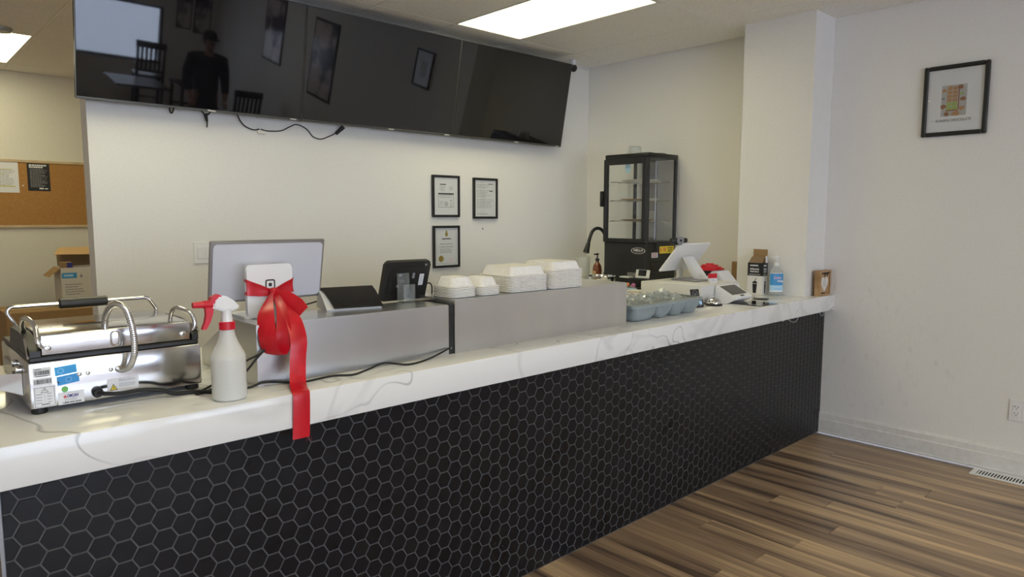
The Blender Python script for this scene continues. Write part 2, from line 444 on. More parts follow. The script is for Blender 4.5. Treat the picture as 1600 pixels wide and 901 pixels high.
def dup(root, loc, rz=None, label=None, group=None):
    r = root.copy(); COL.objects.link(r); r.location = loc
    if rz is not None: r.rotation_euler = (0, 0, rz)
    if label: r['label'] = label
    if group: r['group'] = group
    for ch in list(root.children):
        c = ch.copy(); COL.objects.link(c); c.parent = r
        for g in list(ch.children):
            d = g.copy(); COL.objects.link(d); d.parent = c
    return r

_fontcache = {}
def lettering(txt, size, m, parent, o, right, up, name='lettering', align='CENTER', width=None, bold=0.0, shear=0.0):
    """flat raised print: o = centre point of the line, right/up = directions in the parent's frame"""
    cu = bpy.data.curves.new('t', 'FONT'); cu.body = txt; cu.size = size; cu.align_x = align; cu.align_y = 'CENTER'
    cu.resolution_u = 2; cu.offset = bold; cu.shear = shear
    ob = bpy.data.objects.new('t', cu); COL.objects.link(ob)
    dg = bpy.context.evaluated_depsgraph_get(); dg.update()
    me = bpy.data.meshes.new_from_object(ob.evaluated_get(dg))
    bpy.data.objects.remove(ob); bpy.data.curves.remove(cu)
    R, U = Vector(right).normalized(), Vector(up).normalized(); N = R.cross(U)
    xs = [v.co.x for v in me.vertices] or [0]
    k = (width / (max(xs) - min(xs))) if width else 1.0
    for v in me.vertices:
        v.co = Vector(o) + R * v.co.x * k + U * v.co.y + N * 0.0005
    me.name = name; me.materials.clear(); me.materials.append(M[m])
    return link(name, me, parent)

def quads(name, rects, m, parent, o, right, up, lift=0.0004):
    """flat print made of rectangles (x0,y0,x1,y1) in the plane at o"""
    R, U = Vector(right).normalized(), Vector(up).normalized(); N = R.cross(U)
    b = MB()
    for x0, y0, x1, y1 in rects:
        b.faces([Vector(o) + R * x + U * y + N * lift for x, y in ((x0, y0), (x1, y0), (x1, y1), (x0, y1))], [(0, 1, 2, 3)])
    return b.build(name, m, parent, smooth=0, recalc=False)

def disc(name, r, m, parent, o, right, up, n=24, lift=0.0005, r0=0.0, sx=1.0):
    R, U = Vector(right).normalized(), Vector(up).normalized(); N = R.cross(U)
    b = MB(); pts = [(math.cos(2 * PI * i / n) * sx, math.sin(2 * PI * i / n)) for i in range(n)]
    O = Vector(o) + N * lift
    if r0 <= 0: b.faces([O + R * x * r + U * y * r for x, y in pts], [tuple(range(n))])
    else:
        b.faces([O + R * x * r + U * y * r for x, y in pts] + [O + R * x * r0 + U * y * r0 for x, y in pts],
                [(i, (i + 1) % n, n + (i + 1) % n, n + i) for i in range(n)])
    return b.build(name, m, parent, smooth=0, recalc=False)

def poly_print(name, pts, m, parent, o, right, up, lift=0.0004):
    R, U = Vector(right).normalized(), Vector(up).normalized(); N = R.cross(U)
    b = MB(); b.faces([Vector(o) + R * x + U * y + N * lift for x, y in pts], [tuple(range(len(pts)))])
    return b.build(name, m, parent, smooth=0, recalc=False)

def text_rows(x0, x1, y_top, n, pitch, h, seed=1, ragged=0.3, words=True):
    rd = random.Random(seed); out = []
    for i in range(n):
        y = y_top - i * pitch; xe = x1 - (x1 - x0) * ragged * rd.random()
        if not words: out.append((x0, y - h, xe, y)); continue
        x = x0
        while x < xe - 1e-6:
            w = (x1 - x0) * rd.uniform(0.05, 0.16); out.append((x, y - h, min(x + w, xe), y)); x += w + (x1 - x0) * 0.025
    return out

# ================================================================= SETTING
# floor: base slab with every plank in view as its own piece
b = MB(); b.span((XL, YF, -0.06), (XR, YK, -0.004)); floor = struct(b.build('floor', 'plank', smooth=0))
PW = 0.1325
_pc = {}
def plank(x, y0, y1):
    L = round(y1 - y0, 3)
    if L not in _pc:
        mb = MB(); mb.box((0, 0, 0), (PW - 0.0012, L - 0.0012, 0.012), 0.0008)
        o = mb.build('plank', 'plank', floor, smooth=0); _pc[L] = o.data
    else:
        o = link('plank', _pc[L], floor)
    o.location = (x, (y0 + y1) / 2, -0.006)
ends = {0: 1.688, 4: 1.602, 5: 1.378, 8: 1.272, 11: 1.675}
for k in range(-6, 14):
    x0 = 2.7835 + k * PW
    e = ends.get(k, 0.35 + ((k * 0.477 + 0.31) % 1.0) * 1.2)
    x1 = min(x0 + PW, XR)
    if x1 - x0 < PW - 0.002: continue
    y = 1.935
    cuts = [1.935]
    while e > -1.3:
        if e < 1.93: cuts.append(e)
        e -= 1.21
    cuts.append(-1.4)
    for a, c in zip(cuts[1:], cuts[:-1]):
        if c - a > 0.02: plank(x0 + PW / 2, a, c)

# walls
b = MB(); b.span((XR, YF, 0), (XR + 0.12, YK, 2.95)); wall_right = struct(b.build('wall_right', 'scuffed', smooth=0))
b = MB(); b.span((0.862, YB, 0), (XR, YB + 0.12, 2.95)); wall_back = struct(b.build('wall_back', 'wall', smooth=0))
b = MB(); b.span((XL - 0.12, YF, 0), (XL, YK, 2.95)); struct(b.build('wall_left', 'wall', smooth=0))
b = MB(); b.span((XL, YK, 0), (XR, YK + 0.12, 2.95)); struct(b.build('wall_kitchen', 'kitchen_wall', smooth=0))
b = MB()
for x0, x1, z0, z1 in ((XL, W2_ADDED[0], 0, 2.95), (W2_ADDED[0], W2_ADDED[1], 0, W2_ADDED[2]), (W2_ADDED[0], W2_ADDED[1], W2_ADDED[3], 2.95), (W2_ADDED[1], W1[0], 0, 2.95), (W1[0], W1[1], 0, W1[2]), (W1[0], W1[1], W1[3], 2.95), (W1[1], XR, 0, 2.95)):
    b.span((x0, YF - 0.12, z0), (x1, YF, z1))
struct(b.build('wall_front', 'wall', smooth=0))
b = MB(); b.span((XC, YC0, 0), (XR - 0.001, YC1, 2.76)); struct(b.build('wall_column', 'column', smooth=0))
# front wall glazing: the mirrored shop window and the unseen opening added for daylight
for wi, (x0, x1, z0, z1), n in ((1, W1, 1), (2, W2_ADDED, 3)):
    b = MB(); F = 0.04
    b.span((x0, YF - 0.10, z0), (x1, YF - 0.02, z0 + F)); b.span((x0, YF - 0.10, z1 - F), (x1, YF - 0.02, z1))
    for i in range(n + 1):
        x = x0 + (x1 - x0) * i / n; xa = min(max(x - F / 2, x0), x1 - F); b.span((xa, YF - 0.10, z0 + F), (xa + F, YF - 0.02, z1 - F))
    w_ = struct(b.build('window_%d' % wi, 'black', smooth=0))
    for i in range(n):
        a = x0 + (x1 - x0) * i / n + F; c = x0 + (x1 - x0) * (i + 1) / n - F
        b = MB(); b.span((a - 0.01, YF - 0.064, z0 + F - 0.005), (c + 0.01, YF - 0.058, z1 - F + 0.005)); b.build('pane', 'glass', w_, smooth=0)
b = MB(); b.span((-30, -40, -0.25), (30, YF - 0.13, -0.15)); struct(b.build('ground', 'snow', smooth=0))
# baseboard on the right wall with its stepped profile
prof = [(XR, 0.0), (XR - 0.019, 0.0), (XR - 0.019, 0.012), (XR - 0.016, 0.016), (XR - 0.016, 0.092), (XR - 0.0125, 0.098), (XR - 0.0125, 0.132), (XR - 0.007, 0.141), (XR - 0.006, 0.146), (XR, 0.146)]
b = MB(); b.prism(prof, 'y', YF, YT + 0.004); struct(b.build('baseboard_right', 'trim', smooth=0))
# wall angle of the suspended ceiling above the televisions
b = MB(); b.span((0.87, YB - 0.016, ZC - 0.016), (XR, YB, ZC - 0.001)); struct(b.build('trim_1', 'grid', smooth=0))

# suspended ceiling: backing, tiles one by one, T bars
b = MB(); b.span((XL, YF, ZC + 0.03), (XR, YK, ZC + 0.10)); ceiling = struct(b.build('ceiling', 'gap', smooth=0))
_tc = {}
def ceil_tile(x0, x1, y0, y1):
    key = (round(x1 - x0, 3), round(y1 - y0, 3))
    if key not in _tc:
        mb = MB(); mb.box((0, 0, 0), (key[0] - 0.008, key[1] - 0.008, 0.016), 0.002)
        o = mb.build('ceiling_tile', 'tile_ceiling', ceiling, smooth=0); _tc[key] = o.data
    else: o = link('ceiling_tile', _tc[key], ceiling)
    o.location = ((x0 + x1) / 2, (y0 + y1) / 2, ZC + 0.008)
def clipr(lines, lo, hi):
    q = [lo] + [v for v in lines if lo + 0.01 < v < hi - 0.01] + [hi]
    return list(zip(q[:-1], q[1:]))
gx = [2.375 + 0.61 * k for k in range(-9, 5)]
gy = [3.755 - 1.22 * k for k in range(0, 9)][::-1]
panels = []
bars = MB()
def ceiling_zone(xs, ys, lights, x_lo, x_hi, y_lo, y_hi):
    for a, c in clipr(xs, x_lo, x_hi):
        for d, e in clipr(ys, y_lo, y_hi):
            hit = None
            for lx, ly in lights:
                if a < lx < c and d < ly < e: hit = (a, c, d, e)
            if hit: panels.append(hit); continue
            ceil_tile(a, c, d, e)
    for x in xs:
        if x_lo < x < x_hi: bars.span((x - 0.008, y_lo, ZC + 0.0025), (x + 0.008, y_hi, ZC + 0.012))
    for y in ys:
        if y_lo < y < y_hi: bars.span((x_lo, y - 0.008, ZC + 0.003), (x_hi, y + 0.008, ZC + 0.0125))
ceiling_zone(gx, gy, [(3.29, 3.145), (0.85, 3.145), (0.85, 0.70), (0.85, -1.74), (3.29, -1.74)], XL, XR - 0.002, YF, YB)  # dining side panels are unseen, added for warm light on that side
kx = [1.0 + 0.61 * k for k in range(-6, 7)]
ky = [4.84, 6.06, 7.28]
ceiling_zone(kx, ky, [(0.695, 6.67), (2.5, 5.5)], XL, XR, YB + 0.12, YK)
bars.build('ceiling_grid', 'grid', ceiling, smooth=0)
for i, (a, c, d, e) in enumerate(panels):
    cx, cy = (a + c) / 2, (d + e) / 2
    if abs(cx - 3.29) < .02 and abs(cy - 3.145) < .02: lab = 'lit flat ceiling light panel above the prep area near the televisions'
    elif cy > 6: lab = 'lit ceiling light panel in the back room above the corkboard'
    elif cy > 4.2: lab = 'ceiling light panel in the back room behind the television wall'
    else: lab = 'unseen ceiling light panel over the %s, %s row from the counter' % ('right wall side' if cx > 3 else ('middle of the room' if cx > 0 else 'left wall side'), {3: 'first', 0: 'second', -2: 'third', -1: 'third'}[int(math.floor(cy))])
    t = thing('ceiling_light', lab, 'ceiling light', (cx, cy, ZC), group='ceiling light panels')
    w, h = (c - a) / 2 - 0.006, (e - d) / 2 - 0.006
    f = MB()
    f.span((-w, -h, 0.0), (w, -h + 0.012, 0.02)); f.span((-w, h - 0.012, 0.0), (w, h, 0.02))
    f.span((-w, -h + 0.012, 0.0), (-w + 0.012, h - 0.012, 0.02)); f.span((w - 0.012, -h + 0.012, 0.0), (w, h - 0.012, 0.02))
    f.build('frame', 'grid', t, smooth=0)
    f = MB(); f.span((-w + 0.0125, -h + 0.0125, 0.004), (w - 0.0125, h - 0.0125, 0.012)); f.build('diffuser', 'panel', t, smooth=0)

# ================================================================= COUNTER
counter = thing('service_counter', 'long serving counter faced with black hexagon tiles', 'counter', (0.19, YT, 0))
OX = 0.19
b = MB(); b.span((0, 0.019, 0), (XC - OX - 0.002, 0.70, ZB)); b.build('cabinet_body', 'black', counter, smooth=0)
b = MB(); b.span((0, 0.0022, 0), (XR - OX - 0.001, 0.0185, ZB)); b.build('grout_bed', 'grout', counter, smooth=0)
b = MB(); b.span((-0.008, -0.002, 0), (-0.0005, 0.7, ZB)); b.build('edge_trim', 'grey_metal', counter, smooth=0)
# hexagon tiles: the 300 that show largest are single pieces, the rest one joined piece
PX, PZ = 0.04935, 0.0570
HR = PZ / math.sqrt(3) - 0.0023
def hexpoly(cx, cz, r): return [(cx + r * math.cos(PI / 3 * i), cz + r * math.sin(PI / 3 * i)) for i in range(6)]
def clip(poly, ax, val, keep_less):
    out = []
    for i in range(len(poly)):
        p, q = poly[i], poly[(i + 1) % len(poly)]
        a = (p[ax] <= val) if keep_less else (p[ax] >= val); c = (q[ax] <= val) if keep_less else (q[ax] >= val)
        if a: out.append(p)
        if a != c:
            t = (val - p[ax]) / (q[ax] - p[ax]); out.append((p[0] + t * (q[0] - p[0]), p[1] + t * (q[1] - p[1])))
    return out
def hex_mesh(mb, poly, dx=0, dz=0, proud=0.0):
    """bevelled tile: face ring inset a little, sides down to the grout bed"""
    cx = sum(p[0] for p in poly) / len(poly); cz = sum(p[1] for p in poly) / len(poly); n = len(poly)
    def ring(k, y): return [(cx + (p[0] - cx) * k + dx, y, cz + (p[1] - cz) * k + dz) for p in poly]
    vs = ring(1, 0.0030) + ring(1, 0.0008 - proud) + ring(0.96, -proud)
    fs = [tuple(range(2 * n, 3 * n))]
    for j in (0, 1): fs += [(j * n + i, j * n + (i + 1) % n, (j + 1) * n + (i + 1) % n, (j + 1) * n + i) for i in range(n)]
    mb.faces(vs, fs)
tiles = []
for i in range(-1, 93):
    cx = 0.2405 + i * PX
    for j in range(-1, 17):
        cz = 0.7145 - 0.057 * 13 + j * PZ + (0.0 if i % 2 == 0 else -PZ / 2) + 0.057
        p = hexpoly(cx, cz, HR)
        full = True
        for ax, v, less in ((0, 0.192, False), (0, XR - 0.003, True), (1, 0.004, False), (1, ZB - 0.001, True)):
            q = clip(p, ax, v, less)
            if len(q) != len(p) or any(abs(a[0] - c[0]) + abs(a[1] - c[1]) > 1e-9 for a, c in zip(p, q)): full = False
            p = q
            if len(p) < 3: break
        if len(p) < 3: continue
        d = (cx ** 2 + YT ** 2 + (cz - 1.4625) ** 2)
        depth = _f.dot(Vector((cx, YT, cz - 1.4625)))
        v = Vector((cx, YT, cz - 1.4625)); py = 450.5 - 1080.5 * _u.dot(v) / depth; pxx = 800 + 1080.5 * _r.dot(v) / depth
        vis = -20 < pxx < 1610 and -20 < py < 915
        area = (1.0 if full else 0.5) / depth ** 2 * (YT / d ** 0.5) if vis else -1
        tiles.append((area, cx, cz, p, full))
tiles.sort(key=lambda t: -t[0])
mb = MB(); hex_mesh(mb, hexpoly(0, 0, HR)); bmesh.ops.recalc_face_normals(mb.bm, faces=mb.bm.faces)
hx_me = bpy.data.meshes.new('hex_tile'); mb.bm.to_mesh(hx_me); mb.bm.free(); hx_me.materials.append(M['tile'])
rest = MB(); nsing = 0
for area, cx, cz, p, full in tiles:
    if nsing < 298 and area > 0:
        nsing += 1
        if full: link('hex_tile', hx_me, counter, (cx - OX, random.uniform(-0.0002, 0.0002), cz))
        else:
            mb = MB(); hex_mesh(mb, [(a - OX, c) for a, c in p]); mb.build('hex_tile', 'tile', counter, smooth=0)
    else: hex_mesh(rest, [(a - OX, c) for a, c in p], proud=random.uniform(-0.0002, 0.0002))
tag(rest.build('hex_tiles', 'tile', counter, smooth=0), kind='stuff')

b = MB()
b.prism([(0.10, YS), (XR - 0.001, YS), (XR - 0.001, YC0 - 0.001), (XC - 0.001, YC0 - 0.001), (XC - 0.001, YC1 + 0.001), (XR - 0.001, YC1 + 0.001), (XR - 0.001, YSB), (0.10, YSB)], 'z', ZB, ZT)
bmesh.ops.bevel(b.bm, geom=[e for e in b.bm.edges if all(v.co.y < YS + 0.001 for v in e.verts) and abs(e.verts[0].co.z - e.verts[1].co.z) < 1e-4], offset=0.003, segments=2, affect='EDGES', profile=0.5)
tag(b.build('countertop', 'quartz', smooth=40), 'thick white quartz countertop with grey veins on the tiled counter', 'countertop')
t = thing('back_counter', 'low prep counter along the right wall under the glass display fridge', 'counter', (3.80, YSB + 0.002, 0))
b = MB(); b.span((0.02, 0.0, 0), (0.898, 1.24, 0.905)); b.build('cabinet_body', 'black', t, smooth=0)
b = MB(); b.span((0, 0, 0.905), (0.899, 1.241, 0.94), 0.003); b.build('worktop', 'quartz', t)

# ================================================================= TELEVISIONS
def television(x0, x1, label):
    w = x1 - x0
    th = math.radians(10.4)
    t = thing('wall_television', label, 'television', ((x0 + x1) / 2, 3.955, 2.031), group='three menu screens in a row')
    t.rotation_euler = (th, 0, 0)
    h = 0.66
    b = MB(); b.box((0, 0.022, h / 2), (w - 0.004, 0.036, h), 0.004); b.box((0, 0.05, 0.28), (w * 0.62, 0.04, 0.36), 0.01)
    b.build('housing', 'black_plastic', t)
    b = MB(); b.span((-w / 2 + 0.006, 0.0005, 0.014), (w / 2 - 0.006, 0.0038, h - 0.006)); b.build('screen', 'screen', t, smooth=0)
    b = MB(); b.span((-w / 2 + 0.003, -0.001, 0.001), (w / 2 - 0.003, 0.0038, 0.0125), 0.001); b.build('bottom_bezel', 'bezel_strip', t)
    b = MB()
    for sx in (-1, 1): b.span((sx * (w / 2 - 0.002) - 0.0015, -0.0005, 0.001), (sx * (w / 2 - 0.002) + 0.0015, 0.004, h - 0.001))
    b.span((-w / 2 + 0.003, -0.0005, h - 0.004), (w / 2 - 0.003, 0.004, h - 0.001)); b.build('side_bezel', 'bezel_strip', t, smooth=0)
    b = MB()
    R = rotm(-th, 0, 0)
    b.box((0, 0.088, 0.30), (0.5, 0.05, 0.34), 0.0); b.build('wall_bracket', 'black', t, smooth=0)
    lettering('Hisense', 0.013, 'white_plastic', t, (0.06, -0.0012, 0.0068), (1, 0, 0), (0, 0, 1), bold=0.0006)
    quads('corner_badge', [(w / 2 - 0.07, 0.004, w / 2 - 0.03, 0.009)], 'white_plastic', t, (0, -0.0012, 0), (1, 0, 0), (0, 0, 1))
    return t
television(0.802, 1.969, 'left wall television, the one over the light switch, reflecting a window and chairs')
television(1.972, 3.120, 'middle wall television of the row, above the framed certificates')
television(3.123, 4.256, 'right wall television, next to the small black security camera')
b = MB()
b.tube([(1.60, 4.0, 2.05), (1.63, 4.02, 2.005), (1.667, 4.034, 1.978), (1.712, 4.036, 1.965), (1.745, 4.036, 1.972)], 0.0035, 8, 6)
b.tube([(1.755, 4.036, 1.972), (1.80, 4.038, 1.966), (1.88, 4.038, 1.974), (1.942, 4.038, 2.005), (1.984, 4.038, 2.02), (2.046, 4.038, 1.998), (2.087, 4.038, 1.956), (2.139, 4.038, 1.944), (2.197, 4.038, 1.965), (2.25, 4.03, 1.992)], 0.0032, 8, 6)
t = thing('hanging_power_cord', 'black power cord hanging in a wave between left and middle televisions', 'cord', (0, 0, 0))
b.build('cable', 'black_rubber', t)
b = MB(); b.cyl((2.243, 4.032, 1.985), (2.29, 4.02, 2.03), 0.011, 10, 0.014); b.build('plug', 'black_rubber', t)
b = MB(); b.box((1.756, 4.034, 1.955), (0.045, 0.012, 0.02), 0.002); b.build('cord_label', 'paper_warm', t)
b = MB(); b.tube([(1.243, 4.0, 2.055), (1.25, 4.015, 2.02), (1.262, 4.018, 2.017), (1.269, 4.0, 2.055)], 0.004, 8, 6)
tag(b.build('cable_loop', 'black_rubber'), 'short black cable loop poking out under the left television', 'cord')
t = thing('dangling_plug', 'black plug dangling under the maker mark of the left television', 'plug', (1.437, 4.015, 0))
b = MB(); b.tube([(-0.035, 0, 2.055), (-0.015, 0.0, 2.03), (0, 0, 2.015), (0.004, 0, 1.98), (0.005, 0.01, 1.955)], 0.0035, 8, 6); b.tube([(0.035, 0, 2.055), (0.01, 0, 2.022)], 0.0035); b.build('cable', 'black_rubber', t)
b = MB(); b.cyl((-0.004, 0, 2.028), (0.004, 0, 1.985), 0.011, 10, 0.006); b.build('plug_head', 'black_rubber', t)
t = thing('security_camera', 'small black dome security camera on a white mount at the ceiling corner', 'camera', (4.375, 3.93, 2.68))
b = MB(); b.lathe([(0.0, -0.032), (0.016, -0.028), (0.027, -0.017), (0.032, 0.0), (0.027, 0.017), (0.016, 0.027), (0.0, 0.031)], n=20, cap=False); b.build('camera_ball', 'screen', t, smooth=60)
b = MB(); b.cyl((0, 0, 0.022), (0, 0, 0.061), 0.026, 18, 0.034); b.build('mount', 'white_plastic', t)
b = MB(); q = Vector((-4.375, -3.93, -1.22)).normalized(); b.cyl(q * 0.028, q * 0.034, 0.011, 14); b.build('lens', 'black', t)
quads('lens_mark', [(-0.008, 0.012, 0.008, 0.016)], 'white_plastic', t, q * 0.031, (0.74, -0.67, 0), (0.15, 0.15, 0.97))

# ================================================================= WALL ITEMS
def frame(name, label, x0, x1, z0, z1, group=None):
    t = thing(name, label, 'picture frame', ((x0 + x1) / 2, YB, z0), group=group)
    w, h, f, d = (x1 - x0), (z1 - z0), 0.017, 0.02
    for nm, a, c in (('frame_side', (-w / 2, -d, 0), (-w / 2 + f, -0.0005, h)), ('frame_side', (w / 2 - f, -d, 0), (w / 2, -0.0005, h)),
                     ('frame_rail', (-w / 2 + f, -d, 0), (w / 2 - f, -0.0005, f)), ('frame_rail', (-w / 2 + f, -d, h - f), (w / 2 - f, -0.0005, h))):
        b = MB(); b.span(a, c, 0.002); b.build(nm, 'black_plastic', t)
    b = MB(); b.span((-w / 2 + f, -0.010, f), (w / 2 - f, -0.004, h - f)); b.build('document', 'paper', t, smooth=0)
    b = MB(); b.span((-w / 2 + f, -0.0135, f), (w / 2 - f, -0.0125, h - f)); b.build('glazing', 'glass', t, smooth=0)
    return t, w - 2 * f, h - 2 * f, (0, -0.0102, f)
RX, UZ = (1, 0, 0), (0, 0, 1)
t, w, h, o = frame('framed_certificate', 'black framed certificate with two dark headed blocks, upper left of three', 2.996, 3.246, 1.458, 1.760, 'framed certificates on the back wall')
quads('printed_blocks', [(-0.055, 0.215, 0.0, 0.222), (-0.07, 0.146, 0.07, 0.157), (-0.071, 0.055, -0.069, 0.157), (0.069, 0.055, 0.071, 0.157), (-0.071, 0.054, 0.071, 0.056)], 'ink', t, o, RX, UZ)
quads('text_lines', text_rows(-0.055, -0.005, 0.205, 4, 0.010, 0.003, 1) + text_rows(0.03, 0.07, 0.205, 3, 0.010, 0.003, 2) + text_rows(-0.06, 0.06, 0.140, 2, 0.012, 0.003, 3) + text_rows(-0.06, -0.025, 0.098, 3, 0.011, 0.003, 4) + text_rows(0.035, 0.062, 0.085, 3, 0.011, 0.003, 5), 'ink_grey', t, o, RX, UZ)
disc('round_stamp', 0.016, 'ink', t, (0, -0.0102, 0.096), RX, UZ, r0=0.013); disc('stamp_dot', 0.005, 'ink', t, (0, -0.0102, 0.096), RX, UZ); disc('small_emblem', 0.006, 'ink_grey', t, (0.045, -0.0102, 0.12), RX, UZ)
t, w, h, o = frame('framed_certificate', 'black framed printed letter, right one of the framed documents', 3.378, 3.622, 1.446, 1.754, 'framed certificates on the back wall')
quads('text_lines', text_rows(-0.085, 0.085, 0.242, 3, 0.012, 0.003, 11, .6) + text_rows(-0.085, 0.085, 0.198, 5, 0.012, 0.003, 12, .5) + text_rows(-0.085, 0.085, 0.13, 6, 0.012, 0.003, 13, .2) + text_rows(-0.085, 0.03, 0.022, 1, 0.012, 0.004, 14), 'ink_grey', t, o, RX, UZ)
quads('header_marks', [(0.03, 0.243, 0.08, 0.248), (0.04, 0.19, 0.075, 0.197)], 'ink', t, o, RX, UZ)
t, w, h, o = frame('framed_certificate', 'black framed certificate with a gold seal, directly below another frame', 2.999, 3.244, 1.090, 1.396, 'framed certificates on the back wall')
quads('border_rule', [(-0.092, 0.012, -0.0905, 0.26), (0.0905, 0.012, 0.092, 0.26), (-0.092, 0.012, 0.092, 0.0135), (-0.092, 0.2585, 0.092, 0.26)], 'ink_grey', t, o, RX, UZ)
disc('crest', 0.017, 'gold', t, (0, -0.0102, 0.243), RX, UZ, sx=0.8); disc('crest_crown', 0.008, 'gold', t, (0, -0.0102, 0.263), RX, UZ)
disc('gold_seal', 0.023, 'gold', t, (-0.05, -0.0104, 0.065), RX, UZ, n=28)
quads('title_line', text_rows(-0.04, 0.04, 0.198, 1, 0.01, 0.009, 31, 0), 'ink', t, o, RX, UZ)
quads('text_lines', text_rows(-0.06, 0.06, 0.158, 1, 0.01, 0.005, 21, .1) + text_rows(-0.065, 0.065, 0.137, 1, 0.01, 0.005, 22, 0) + text_rows(-0.06, 0.06, 0.12, 4, 0.009, 0.003, 23, .2), 'ink_grey', t, o, RX, UZ)
quads('signature', text_rows(0.02, 0.075, 0.052, 3, 0.012, 0.003, 25, .4), 'pink', t, o, RX, UZ)
b = MB(); b.cyl((3.479, YB - 0.006, 1.37), (3.479, YB, 1.37), 0.006, 10); tag(b.build('wall_screw', 'grey_metal'), 'small bare screw in the back wall below the framed letter', 'screw')

t = thing('light_switch', 'white double rocker light switch on the back wall beside the register screen', 'light switch', (1.404, YB, 1.258))
b = MB(); b.box((0, -0.0035, 0), (0.116, 0.006, 0.122), 0.002); b.build('cover_plate', 'white_plastic', t)
for x in (-0.023, 0.023):
    b = MB(); b.box((x, -0.0085, 0), (0.034, 0.005, 0.068), 0.0015, rotm(0.05)); b.build('rocker', 'white_gloss', t)

# picture on the right wall
t = thing('framed_drawing', 'black framed chocolate drawing hanging alone on the right wall', 'picture frame', (XR, 1.2395, 1.937))
w, h, f, d = 0.332, 0.406, 0.024, 0.024
for nm, a, c in (('frame_side', (-d, -w / 2, 0), (-0.0005, -w / 2 + f, h)), ('frame_side', (-d, w / 2 - f, 0), (-0.0005, w / 2, h)),
                 ('frame_rail', (-d, -w / 2 + f, 0), (-0.0005, w / 2 - f, f)), ('frame_rail', (-d, -w / 2 + f, h - f), (-0.0005, w / 2 - f, h))):
    b = MB(); b.span(a, c, 0.005); b.build(nm, 'black_plastic', t)
b = MB(); b.span((-0.010, -w / 2 + f, f), (-0.004, w / 2 - f, h - f)); b.build('mount_board', 'paper', t, smooth=0)
b = MB(); b.span((-0.0145, -w / 2 + f, f), (-0.0135, w / 2 - f, h - f)); b.build('glazing', 'glass', t, smooth=0)
LY = (0, -1, 0)
o = (-0.0102, 0, 0.105)
AX, AW, AH = -0.006, 0.128, 0.185
quads('art_ground', [(AX - AW / 2, 0.008, AX + AW / 2, AH)], 'grey_art', t, o, LY, UZ, 0.0002)
rd = random.Random(3)
quads('chocolate_bar', [(AX - 0.036 + i * 0.028, 0.045 + j * 0.022, AX - 0.036 + i * 0.028 + 0.025, 0.045 + j * 0.022 + 0.019) for i in range(2) for j in range(2, 6)], 'brown_art2', t, o, LY, UZ, 0.0005)
quads('pistachio_filling', [(AX - 0.036 + i * 0.028, 0.045 + j * 0.022, AX - 0.036 + i * 0.028 + 0.025, 0.045 + j * 0.022 + 0.019) for i in range(2) for j in range(0, 2)], 'green_art', t, o, LY, UZ, 0.0005)
quads('bar_edge', [(AX - 0.040, 0.036, AX + 0.022, 0.044), (AX + 0.021, 0.044, AX + 0.027, 0.178)], 'brown_art', t, o, LY, UZ, 0.0005)
for cx, cz, rr, mm in ((0.03, 0.17, 0.02, 'brown_art'), (-0.052, 0.155, 0.014, 'brown_art2'), (0.045, 0.10, 0.017, 'brown_art'), (-0.052, 0.065, 0.018, 'brown_art'), (0.04, 0.05, 0.018, 'brown_art2'), (0.012, 0.020, 0.026, 'brown_art2'), (-0.035, 0.022, 0.018, 'brown_art'), (0.04, 0.13, 0.010, 'green_art'), (-0.055, 0.11, 0.010, 'ink_grey'), (-0.02, 0.172, 0.013, 'brown_art2')):
    n = 7; poly_print('art_chunk', [(AX + cx + rr * rd.uniform(.6, 1.1) * math.cos(2 * PI * i / n), max(0.008, cz + rr * 0.8 * rd.uniform(.6, 1.1) * math.sin(2 * PI * i / n))) for i in range(n)], mm, t, o, LY, UZ, 0.0007)
lettering('KUNAFA CHOCOLATE', 0.022, 'ink', t, (-0.0104, 0.004, 0.088), LY, (0, -0.03, 1), width=0.178)

t = thing('wall_outlet', 'white double power outlet low on the right wall', 'outlet', (XR, 0.835, 0.375))
b = MB(); b.box((-0.0035, 0, 0), (0.006, 0.072, 0.124), 0.002); b.build('cover_plate', 'white_plastic', t)
b = MB(); b.box((-0.0075, 0, 0), (0.003, 0.034, 0.068), 0.001); b.build('socket_insert', 'white_gloss', t)
for z in (-0.019, 0.019):
    quads('socket_slots', [(-0.009, z, -0.006, z + 0.008), (0.006, z, 0.009, z + 0.007), (-0.002, z - 0.010, 0.002, z - 0.005)], 'hole', t, (-0.009, 0, 0), LY, UZ)

t = thing('floor_vent', 'white metal floor vent grille against the right wall baseboard', 'vent', (4.600, 0.855, 0))
b = MB()
for y0, y1 in ((-0.152, -0.125), (0.125, 0.152)): b.span((-0.064, y0, 0.0), (0.064, y1, 0.005), 0.0015)
for x0, x1 in ((-0.064, -0.040), (0.040, 0.064)): b.span((x0, -0.125, 0.0), (x1, 0.125, 0.005), 0.0015)
b.build('rim', 'white_plastic', t)
b = MB(); b.span((-0.040, -0.125, 0.0), (0.040, 0.125, 0.001)); b.build('duct_opening', 'hole', t, smooth=0)
for i in range(17):
    y = -0.117 + i * 0.0146
    b = MB(); b.box((0, y, 0.003), (0.080, 0.0065, 0.0025), 0, rotm(0.35)); b.build('louvre', 'white_plastic', t, smooth=0)

